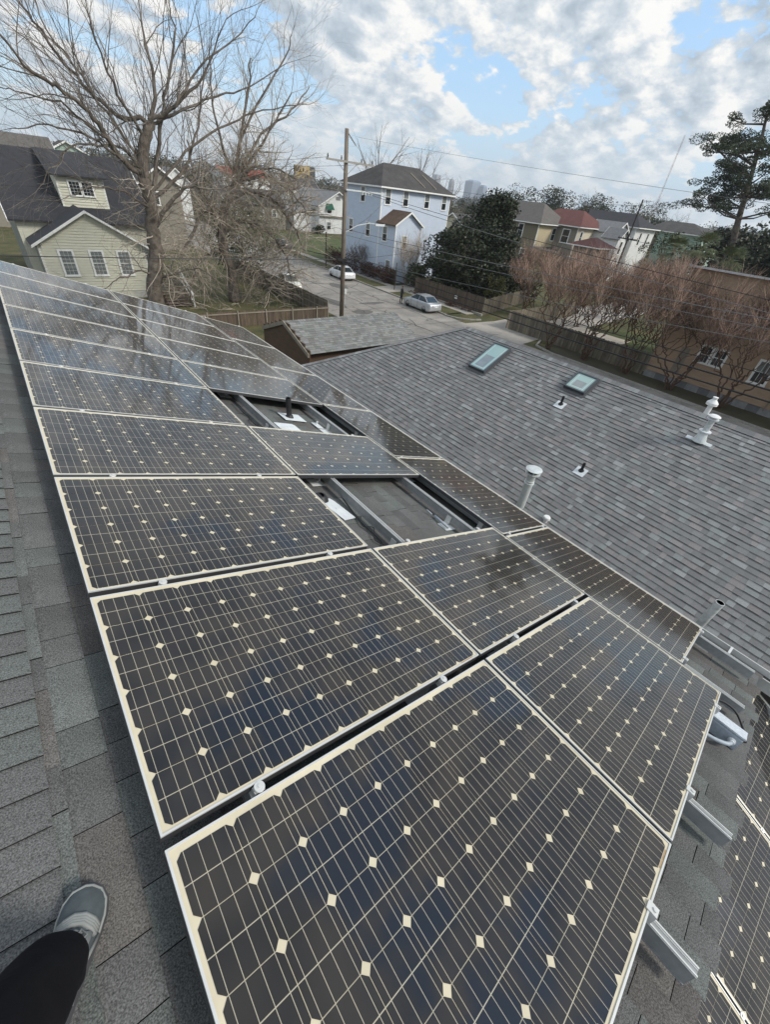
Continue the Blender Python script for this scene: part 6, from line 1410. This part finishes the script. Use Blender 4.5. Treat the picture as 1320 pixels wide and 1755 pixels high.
leafy_tree('live_oak', 'dark tree mass between the palm and the pine trunk', 96, 26, 9.8, 6.0, 90, 100, .26, m_leafd, low=.1, clr=1.9, trunk_r=.3)
leafy_tree('live_oak', 'scruffy half bare tree left of the palms in front of the mint green house', 84, 31.5, 8.6, 3.4, 30, 60, .16, m_leafo, low=.3, clr=1.0)
def palm(label, x, y, h, n, L_):
    t = thing('palm_tree', label, 'palm', (x, y, GZ), 'fan palms beyond the reddish trees'); b = MB(); f = MB(); b.tube([(0, 0, 0), (.1, 0, h * .5), (0, 0, h)], [.22, .17, .16], 8); b.build('trunk', m_barkdk, t)
    for k in range(n):
        a = rnd.uniform(0, 6.283); el = rnd.uniform(-.5, 1.25); d = V((math.cos(a) * math.cos(el), math.sin(a) * math.cos(el), math.sin(el))); s = d.cross(ZUP).normalized() if abs(d.z) < .99 else V((1, 0, 0)); u_ = s.cross(d)
        c0 = V((0, 0, h)); c1 = c0 + d * L_ * .45; f.tube([c0, c1], [.02, .015], 3, caps=False)
        for q in range(13):
            an = -1.25 + 2.5 * q / 12; dd = (d * math.cos(an) + s * math.sin(an) + ZUP * -.12).normalized(); tip = c1 + dd * L_ * .5 + ZUP * (-.25 * L_ * abs(rnd.gauss(.3, .2))); w_ = dd.cross(u_).normalized() * .045
            m_ = c1 + dd * L_ * .25; f.face([c1, m_ + w_, tip, m_ - w_])
    f.build('crown', m_palm, t)
palm('fan palm with a full round crown behind the reddish trees', 74, 23.2, 7.8, 46, 2.6); palm('second fan palm left of the round palm crown', 77, 27.6, 7.0, 38, 2.5); palm('fan palm tucked under the dark live oak', 76, 20.0, 6.8, 38, 2.5)
# wooded skyline
def belt(name, pts, m, n, size, zlo, zhi, rad, leaves=26):
    b = MB()
    for i in range(n):
        s = rnd.random() * (len(pts) - 1); k = int(s); f_ = s - k; x = pts[k][0] + (pts[k + 1][0] - pts[k][0]) * f_ + rnd.gauss(0, rad * 2); y = pts[k][1] + (pts[k + 1][1] - pts[k][1]) * f_ + rnd.gauss(0, rad * 2)
        zt = GZ + (zlo + (zhi - zlo) * rnd.random() ** 1.6)
        leaf_cloud(b, V((x, y, zt)), rad * rnd.uniform(.6, 1.4), leaves, size, .8)
        leaf_cloud(b, V((x, y, GZ + (zt - GZ) * .45)), rad * 1.3, leaves // 2, size * 1.2, 1.2)
    o = b.build(name, m); o['kind'] = 'stuff'; return o
m_wood = mat('winter_wood', (0.085, 0.075, 0.05), 0.95, var=0.4, scale=0.06, c2=(0.12, 0.10, 0.07)); m_woodg = mat('evergreen_wood', (0.03, 0.042, 0.022), 0.9, var=0.35, scale=0.06, c2=(0.055, 0.06, 0.035))
belt('distant_bare_wood', [(-160, 170), (-60, 190), (60, 215), (150, 240), (240, 180), (290, 110), (300, 40), (290, -40)], m_wood, 1100, .34, 4, 10.0, 3.2, 70)
belt('distant_bare_wood', [(-120, 120), (-40, 130), (30, 128), (45, 150), (96, 180), (150, 130), (190, 85), (210, 40), (200, 0)], m_wood, 620, .26, 3.0, 8.4, 2.4, 80)
belt('distant_evergreens', [(-150, 150), (-40, 160), (110, 220), (200, 150), (230, 60), (240, 0)], m_woodg, 300, .28, 5, 11.5, 2.8, 170)
belt('distant_evergreens', [(155, 118), (175, 100), (192, 82)], m_woodg, 120, .26, 7, 15.0, 3.0, 220)
belt('far_tree_line', [(-900, 500), (-300, 700), (200, 760), (600, 600), (800, 200), (820, -200)], m_woodg, 900, 1.4, 5, 13, 9, 50)
# ------------------------------------------------------------------ utility poles and wires
up_ = thing('utility_pole', 'tall weathered wooden utility pole with a crossarm standing behind the backyard fence', 'utility pole', (22.92, 33.2, GZ)); ol = up_.location
b = MB(); b.tube([(0, 0, 0), (-.02, 0, 6.5), (0, 0, 12.85)], [.21, .18, .145], 12); b.build('pole', m_pole, up_, smooth=True)
b = MB(); b.fbox(V((0, -.2, 11.0)), EX, EY, ZUP, (-1.85, 2.5), (-.06, .06), (-.06, .06)); b.tube([(-.9, -.2, 10.95), (-.1, -.15, 10.3)], .02, 4); b.tube([(.9, -.2, 10.95), (.1, -.15, 10.3)], .02, 4); b.build('crossarm', mat('pale_arm', (.3, .29, .26), .8), up_)
for xi in (-1.75, -.55, 1.3, 2.35):
    b = MB(); b.lathe(V((xi, -.2, 11.06)), ZUP, [(0, .03), (.08, .06), (.1, .035), (.14, .065), (.17, .03), (.22, .045), (.26, 0)], 10); b.build('insulator', m_cloth, up_)
b = MB(); b.tube([(.05, -.12, 12.6), (.45, -.15, 12.25), (.75, -.15, 12.0)], .035, 5); b.build('top_bracket', m_pole, up_)
b = MB(); b.fbox(V((0, -.25, 9.35)), EX, EY, ZUP, (-.1, 3.7), (-.05, .05), (-.05, .05)); b.build('crossarm', m_galv, up_)
for xi in (1.5, 1.8, 2.1, 2.4): b = MB(); b.lathe(V((xi, -.25, 9.3)), -ZUP, [(0, .03), (.05, .09), (.1, .05), (.15, .09), (.2, .02)], 10); b.build('insulator', m_flash, up_)
b = MB(); b.tube([(.1, -.1, 6.6), (1.2, -.2, 7.1), (2.4, -.2, 7.3), (3.2, -.2, 7.25)], .035, 5); b.build('lamp_arm', m_galv, up_)
b = MB(); b.prism([V((3.0, -.35, 7.15)), V((4.0, -.3, 7.15)), V((4.1, -.2, 7.2)), V((4.0, -.1, 7.15)), V((3.0, -.05, 7.15))], V((0, 0, .14))); b.build('lamp_head', m_flash, up_)
b = MB(); b.fbox(V((0, -.22, 4.65)), EX, EY, ZUP, (-.75, .55), (-.06, .06), (-.06, .06)); b.fbox(V((0, -.22, 4.4)), EX, EY, ZUP, (-.3, .3), (-.1, .1), (-.1, .1)); b.build('cable_bracket', m_cable, up_)
b = MB(); b.tube([(.2, -.05, 0), (.2, -.05, 2.4)], .035, 6); b.box((.1, -.2, 2.0), (.34, -.05, 2.4)); b.build('riser', m_galv, up_)
def wire(label, p0, p1, sag, r, m=m_cable, name='wire', group='wires strung from the utility pole'):
    p0, p1 = V(p0), V(p1); pts = []
    for i in range(25): t = i / 24; pts.append(p0.lerp(p1, t) - ZUP * (4 * sag * t * (1 - t)))
    b = MB(); b.tube(pts, r, 5, caps=False); o = b.build(name, m); tag(o, label, 'wire', group); return o
def ext(z0, y1, z1, Yend=-14):   # z at pole (y=33.15) and at y1, extrapolated to the next pole
    return z0 + (z1 - z0) * (33.15 - Yend) / (33.15 - y1)
EY2 = -14
for lab, x0, z0, y1, z1, r, m, sg in (('high wire crossing the sky towards the upper right', 23.7, 4.5, 5.5, 2.87, .007, m_wire, .3), ('upper wire passing in front of the blue roof', 24.4, 1.45, 3.8, -.02, .014, m_cable, .45),
        ('wire just below the upper one in front of the magnolia', 25.0, 1.25, 3.5, -.48, .016, m_wire, .5), ('pale wire over the middle of the reddish trees', 23.0, -1.2, 3.4, -.62, .017, m_wire, .35),
        ('second pale wire over the middle of the reddish trees', 23.05, -1.6, 3.3, -.85, .014, m_wire, .45), ('thick black cable in front of the tan house windows', 23.0, -3.2, 2.05, -3.0, .034, m_cable, .35),
        ('lower thick black cable in front of the tan house windows', 22.95, -3.5, 1.86, -3.32, .034, m_cable, .45), ('thin pale cable under the wires beside the magnolia', 23.05, -3.1, 3.1, -1.26, .014, m_wire, .5), ('thin dark cable just above the two thick ones', 23.1, -3.0, 2.3, -2.45, .016, m_cable, .4)):
    wire(lab, (x0, 33.1, z0 + 0), (x0, EY2, ext(z0, y1, z1)), sg, r, m)
for lab, a, c_, r, sg in (('thick black cable crossing in front of the sage green house', (22.8, 33.1, -3.35), (-9, 32.6, -3.15), .028, .1), ('thin wire from the pole across the tangled tree', (22.8, 33.1, 1.3), (-9, 33, -.5), .012, .3), ('wire running up the street from the crossarm', (21.2, 33.1, 3.1), (21.5, 96, 3.3), .012, .9),
        ('second wire running up the street from the crossarm', (25.2, 33.1, 3.1), (25.0, 96, 3.3), .012, .9), ('cable running up the street below the crossarm', (22.7, 33.1, -3.3), (22.8, 96, -3.0), .03, .7),
        ('service wire from the pole to the pale blue house', (23.1, 33.1, -1.3), (40.5, 50.0, .9), .012, .4), ('service cable dropping to the grey roof side', (23.1, 33.1, -3.2), (39.7, 52, -1.0), .014, .6), ('wire from the lower bracket across the street', (23.1, 33.1, -3.3), (44.0, 40.0, -1.9), .014, .5)):
    wire(lab, a, c_, sg, r)
def small_pole(label, x, y, h, arm=1.6, m=m_dkpole, r=.14, arm_z=.9, armdir=EY):
    t = thing('utility_pole', label, 'utility pole', (x, y, GZ)); b = MB(); b.tube([(0, 0, 0), (0, 0, h)], [r, r * .75], 8); b.build('pole', m, t); b = MB(); b.fbox(V((0, 0, h * arm_z)), armdir, armdir.cross(ZUP), ZUP, (-arm, arm), (-.08, .08), (-.08, .08))
    for s in (-1, -.5, .5, 1): b.tube([V((0, 0, h * arm_z)) + armdir * arm * s * .95, V((0, 0, h * arm_z + .25)) + armdir * arm * s * .95], .05, 5)
    b.build('crossarm', m, t)
small_pole('dark utility pole in front of the white hip roofed house', 75, 34.0, 12.3, 1.5, arm_z=.615)
small_pole('thin pole left of the dark one near the magnolia', 46.2, 43.0, 5.0, .4, arm_z=.96, r=.07)
wire('wire between the dark pole and the right edge', (75, 34, -.5), (75, -6, -.3), .5, .02); wire('wire from the dark pole along the row of houses', (75, 34, 3.6), (79, 90, 3.8), .8, .02)
for k, (x, y, h) in enumerate(((150, 210, 15), (178, 196, 16), (60, 170, 13.5), (84, 176, 13), (22, 120, 13), (-4, 110, 12.5))):
    small_pole(['far pole right of the blue roof on the skyline', 'far pole beside the blue glass tower', 'far pole right of the long red roof', 'far pole left of the billboard', 'far pole behind the bare tree crown', 'far pole above the left end of the black roof'][k], x, y, h, 1.4, arm_z=.93, armdir=V((.7, -.7, 0)))
ps = thing('guy_post', 'thin dark street post standing on the pavement behind the car', 'post', (37.0, 42.6, GZ)); b = MB(); b.tube([(0, 0, 0), (0, 0, 3.0)], .05, 6); b.build('post_tube', m_dkpole, ps)
ps = thing('guy_post', 'thin dark post between the lawn and the brown hedge', 'post', (36.3, 57.5, GZ)); b = MB(); b.tube([(0, 0, 0), (0, 0, 4.4)], .07, 6); b.build('post_tube', m_dkpole, ps)
# antenna mast
an = thing('antenna_mast', 'thin lattice antenna mast leaning in the picture on the right skyline', 'mast', (400, 172.7, GZ)); b = MB()
for k in range(3): a = k * 2.094; b.tube([(.5 * math.cos(a), .5 * math.sin(a), 0), (.4 * math.cos(a), .4 * math.sin(a), 61)], .08, 3)
for k in range(30): b.tube([(.5 * math.cos(k * 2.094), .5 * math.sin(k * 2.094), k * 2), (.5 * math.cos(k * 2.094 + 2.094), .5 * math.sin(k * 2.094 + 2.094), k * 2 + 2)], .05, 3)
b.build('mast_lattice', mat('mast_red', (.28, .16, .15), .7), an)
# skyline towers
def tower(label, x, y, w_, d_, h, m, top=0, spire=0):
    t = thing('office_tower', label, 'tower', (x, y, GZ)); b = MB(); b.box((-w_ / 2, -d_ / 2, 0), (w_ / 2, d_ / 2, h))
    if top: b.hull8([(-w_ / 2, -d_ / 2, h), (w_ / 2, -d_ / 2, h), (w_ / 2, d_ / 2, h), (-w_ / 2, d_ / 2, h), (-w_ * .3, -d_ * .3, h + top), (w_ * .3, -d_ * .3, h + top), (w_ * .3, d_ * .3, h + top), (-w_ * .3, d_ * .3, h + top)])
    b.build('tower_block', m, t); f = MB()
    for k in range(int(h / 9)): f.box((-w_ / 2 - .4, -d_ / 2 - .4, k * 9 + 6), (w_ / 2 + .4, d_ / 2 + .4, k * 9 + 8))
    f.build('floor_bands', m_tower2, t)
    if spire: s = MB(); s.tube([(0, 0, h + top), (0, 0, h + top + spire)], [3, .5], 5); s.build('spire', m_tower2, t)

tower('wide blue-grey glass tower on the hazy skyline', 1929, 1743, 60, 50, 92, m_tower, 6)
tower('slim stepped tower left of the glass tower on the hazy skyline', 1857, 1819, 20, 20, 82, m_tower2, 10, 8)
tower('pale tower just right of the pale blue roof on the hazy skyline', 1802, 1873, 28, 28, 102, m_tower2)
tower('low tower right of the glass tower on the hazy skyline', 1964, 1702, 28, 28, 76, m_tower, 8)
# ------------------------------------------------------------------ people
def skin_body(name, joints, edges, m, parent, sub=1):
    me = bpy.data.meshes.new(name); me.from_pydata([j[0] for j in joints], edges, []); me.materials.append(m)
    o = bpy.data.objects.new(name, me); col.objects.link(o); o.parent = parent
    sk = o.modifiers.new('skin', 'SKIN'); sk.use_smooth_shade = True
    for i, j in enumerate(joints):
        me.skin_vertices[0].data[i].radius = (j[1], j[2] if len(j) > 2 else j[1])
    me.skin_vertices[0].data[0].use_root = True
    if sub: s = o.modifiers.new('sub', 'SUBSURF'); s.levels = sub; s.render_levels = sub
    return o
ps = thing('person', 'person in dark clothes standing at the front of the silver saloon', 'person', (32.95, 36.5, GZ), rz=R(-100))
def mkskin(me):
    if not me.skin_vertices: 
        bm = None
J = [((0, 0, .98), .15, .11), ((0, 0, 1.15), .14, .10), ((0, .01, 1.38), .17, .11), ((0, .02, 1.50), .06), ((0.0, .04, 1.56), .055),
     ((.10, 0, .90), .095), ((.11, .04, .50), .065), ((.11, .0, .09), .045), ((.11, .13, .04), .04), ((-.10, 0, .90), .095), ((-.11, -.03, .50), .065), ((-.12, -.08, .09), .045), ((-.12, .05, .04), .04),
     ((.20, .01, 1.42), .06), ((.25, .02, 1.15), .045), ((.23, .17, .98), .032), ((-.20, .01, 1.42), .06), ((-.25, .02, 1.15), .045), ((-.21, .2, 1.03), .032)]
E_ = [(0, 1), (1, 2), (2, 3), (3, 4), (0, 5), (5, 6), (6, 7), (7, 8), (0, 9), (9, 10), (10, 11), (11, 12), (2, 13), (13, 14), (14, 15), (2, 16), (16, 17), (17, 18)]
import bmesh
def skin_mesh(name, J, E_, m, parent):
    bm = bmesh.new(); lay = bm.verts.layers.skin.verify(); vs = []
    for j in J:
        v_ = bm.verts.new(j[0]); v_[lay].radius = (j[1], j[2] if len(j) > 2 else j[1]); vs.append(v_)
    vs[0][lay].use_root = True
    for a, c_ in E_: bm.edges.new((vs[a], vs[c_]))
    me = bpy.data.meshes.new(name); bm.to_mesh(me); bm.free(); me.materials.append(m)
    o = bpy.data.objects.new(name, me); col.objects.link(o); o.parent = parent
    sk = o.modifiers.new('skin', 'SKIN'); sk.use_smooth_shade = True; s = o.modifiers.new('sub', 'SUBSURF'); s.levels = 1; s.render_levels = 1
    return o
skin_mesh('body', J, E_, m_cloth, ps)
b = MB(); b.lathe(V((0, .05, 1.53)), ZUP, [(0, .045), (.06, .05), (.09, .07), (.14, .082), (.20, .08), (.25, .05), (.265, 0)], 14); b.tube([(0, .12, 1.64), (0, .145, 1.63), (0, .125, 1.61)], .012, 5); b.build('head', m_skin, ps, smooth=True)
b = MB(); b.lathe(V((0, .035, 1.66)), ZUP, [(0, .086), (.05, .09), (.1, .07), (.135, .0)], 14); b.build('hair', m_cloth, ps, smooth=True)
for s in (1, -1):
    b = MB(); h = V((.23 if s > 0 else -.21, .19, .96 if s > 0 else 1.01)); b.tube([h + V((0, -.02, .02)), h + V((0, .03, -.03))], .028, 6)
    for k in range(4): b.tube([h + V((-.02 + k * .014, .03, -.02)), h + V((-.02 + k * .014, .06, -.05)), h + V((-.02 + k * .014, .055, -.085 + abs(k - 1.5) * .008))], [.009, .008, .006], 5)
    b.tube([h + V((-.03 * s, .01, -.0)), h + V((-.045 * s, .045, -.035))], .008, 5); b.build('hand', m_skin, ps)
# photographer's leg and shoe on the ridge
lg = thing('person', 'leg in loose black trousers with a grey walking shoe, standing on the foreground ridge', 'person', P(-.20, -.03, RH))
def Q(u, v, h): return P(u, v, RH + h) - lg.location
toe = V((-.148, .052)); heel = V((-.285, -.205)); ax = (toe - heel).normalized(); sd = V((ax.y, -ax.x))     # sd to the right (towards the panels)
Ls = (toe - heel).length
sec = [(0.0, .018, .022), (.03, .030, .045), (.10, .036, .068), (.25, .038, .086), (.42, .040, .090), (.55, .044, .078), (.68, .050, .064), (.80, .052, .055), (.90, .045, .046), (.965, .030, .034), (1.0, .010, .018)]
def shoe_ring(t, w_, h_, z0, k=12, shift=0.006):
    c = heel + ax * (Ls * t) + sd * (shift * math.sin(t * 3.14)); r = []
    for i in range(k):
        a = math.pi * i / (k - 1); x = math.cos(a) * w_; z = math.sin(a) ** 0.75 * (h_ - z0) + z0
        p = c + sd * x; r.append(Q(p.x, p.y, z))
    return r
b = MB(); rings = [shoe_ring(t, w_, h_ + .018, .022) for t, w_, h_ in sec]; base = 0
for r in rings: b.v.extend([tuple(p) for p in r])
for i in range(len(rings) - 1):
    for j in range(11): b.f.append((i * 12 + j, i * 12 + j + 1, (i + 1) * 12 + j + 1, (i + 1) * 12 + j)[::-1]); b.m.append(0); b.t.append(None)
b.build('shoe_upper', m_shoe, lg, smooth=True)
b = MB()
for z0, z1, gr in ((0.001, .014, .006), (.014, .026, .003)):
    outl = [(t, w_ + gr) for t, w_, h_ in sec]
    pts = []
    for t, w_ in outl: c = heel + ax * (Ls * (t * 1.03 - .015)) + sd * (0.006 * math.sin(t * 3.14) + w_); pts.append(c)
    for t, w_ in outl[::-1]: c = heel + ax * (Ls * (t * 1.03 - .015)) + sd * (0.006 * math.sin(t * 3.14) - w_); pts.append(c)
    lo = [Q(p.x, p.y, z0) for p in pts]; n_ = len(lo); bb0 = len(b.v); b.v.extend([tuple(p) for p in lo] + [tuple(Q(p.x, p.y, z1)) for p in pts])
    b.f.append(tuple(bb0 + n_ + i for i in range(n_))); b.m.append(0); b.t.append(None)
    for i in range(n_): j = (i + 1) % n_; b.f.append((bb0 + i, bb0 + j, bb0 + n_ + j, bb0 + n_ + i)); b.m.append(0); b.t.append(None)
b.build('shoe_sole', m_sole, lg)
def on_shoe(t, a, lift=.002):
    # point on the upper at length t and ring angle a (0 right side, pi left)
    for (t0, w0, h0), (t1, w1, h1) in zip(sec, sec[1:]):
        if t0 <= t <= t1: k = (t - t0) / (t1 - t0); w_ = w0 + (w1 - w0) * k; h_ = h0 + (h1 - h0) * k + .018; break
    c = heel + ax * (Ls * t) + sd * (0.006 * math.sin(t * 3.14) + math.cos(a) * (w_ + lift)); z = math.sin(a) ** .75 * (h_ - .022 + lift) + .022
    return Q(c.x, c.y, z)
b = MB()   # pale overlays: toe line, eye-stay, side stripe
def strip(path, wd):
    pts = [on_shoe(t, a) for t, a in path]
    b.tube(pts, wd, 5)
strip([(.62, .12), (.75, .22), (.86, .35), (.93, .7), (.955, 1.3), (.955, 1.8), (.92, 2.5), (.85, 2.85), (.74, 2.98), (.62, 3.03)], .0035)
for d_ in (0, .02, .04, .06): strip([(.60 + d_, .5), (.63 + d_, .9), (.66 + d_, 1.35), (.66 + d_, 1.8), (.63 + d_, 2.2), (.60 + d_, 2.65)], .0065)
for d_ in (0, .06, .12): strip([(.30, .9 + d_), (.45, .85 + d_), (.6, .8 + d_)], .0055)
for d_ in (0, .06, .12): strip([(.30, 2.2 - d_), (.45, 2.25 - d_), (.6, 2.3 - d_)], .0055)
strip([(.2, .35), (.35, .6), (.5, .3), (.62, .15)], .005); strip([(.2, 2.8), (.35, 2.5), (.5, 2.8), (.62, 3.0)], .005)
b.build('shoe_overlay', m_shoel, lg, smooth=True)
b = MB()
for t in (.42, .475, .53, .585): b.tube([on_shoe(t, 1.0, .006), on_shoe(t + .01, 1.57, .012), on_shoe(t, 2.15, .006)], .0032, 6)
b.tube([on_shoe(.5, 1.3, .012), on_shoe(.56, 1.1, .02), on_shoe(.6, 1.35, .014), on_shoe(.53, 1.5, .014)], .0028, 6)
b.build('laces', mat('lace', (.16, .17, .17), .8), lg)
# trouser leg: hem hanging over the shoe, knee, thigh
ank = heel + ax * (Ls * .45)
a0 = Q(ank.x - .012, ank.y - .0, .04); a1 = Q(ank.x - .02, ank.y - .012, .12)
knee = V((-.268, -.262, .34)) - lg.location; hip = V((-.33, -.52, .80)) - lg.location
cl = [(a0, .060), (a0.lerp(a1, .5), .061), (a1, .062), (a1.lerp(knee, .35), .070), (a1.lerp(knee, .7), .080), (knee, .088), (knee.lerp(hip, .3), .094), (knee.lerp(hip, .7), .105), (hip, .12)]
b = MB(); k = 24; base = 0; up = None
for i, (p, r) in enumerate(cl):
    d = (cl[min(i + 1, len(cl) - 1)][0] - cl[max(i - 1, 0)][0]).normalized(); x_ = V((1, .2, 0)); x_ = (x_ - d * x_.dot(d)).normalized(); y_ = d.cross(x_)
    if i == 0: d = NN; x_ = (V((1, .2, 0)) - d * V((1, .2, 0)).dot(d)).normalized(); y_ = d.cross(x_)
    for j in range(k):
        a = 6.2832 * j / k; fold = 1 + .07 * math.sin(3 * a + i * 1.3) * (1 if i < 6 else .5) + .05 * math.sin(5 * a - i * 2.1)
        b.v.append(tuple(p + (x_ * math.cos(a) + y_ * math.sin(a) * 1.12) * r * fold))
for i in range(len(cl) - 1):
    for j in range(k): jj = (j + 1) % k; b.f.append((i * k + j, i * k + jj, (i + 1) * k + jj, (i + 1) * k + j)); b.m.append(0); b.t.append(None)
b.f.append(tuple((len(cl) - 1) * k + j for j in range(k))); b.m.append(0); b.t.append(None)
o = b.build('trouser_leg', m_trouser, lg, smooth=True); s = o.modifiers.new('sub', 'SUBSURF'); s.levels = 1; s.render_levels = 2
# ------------------------------------------------------------------ air
hb = MB(); hb.box((-2900, -2900, GZ - 2), (2900, 2900, 150))
hm = bpy.data.materials.new('air'); hm.use_nodes = True; ht = hm.node_tree; ht.nodes.clear()
pv = ht.nodes.new('ShaderNodeVolumePrincipled'); ho = ht.nodes.new('ShaderNodeOutputMaterial'); ht.links.new(pv.outputs[0], ho.inputs['Volume'])
pv.inputs['Color'].default_value = (0.86, 0.92, 1.0, 1); pv.inputs['Density'].default_value = 0.00022; pv.inputs['Anisotropy'].default_value = 0.2
hz_ = hb.build('haze', hm); hz_['kind'] = 'stuff'
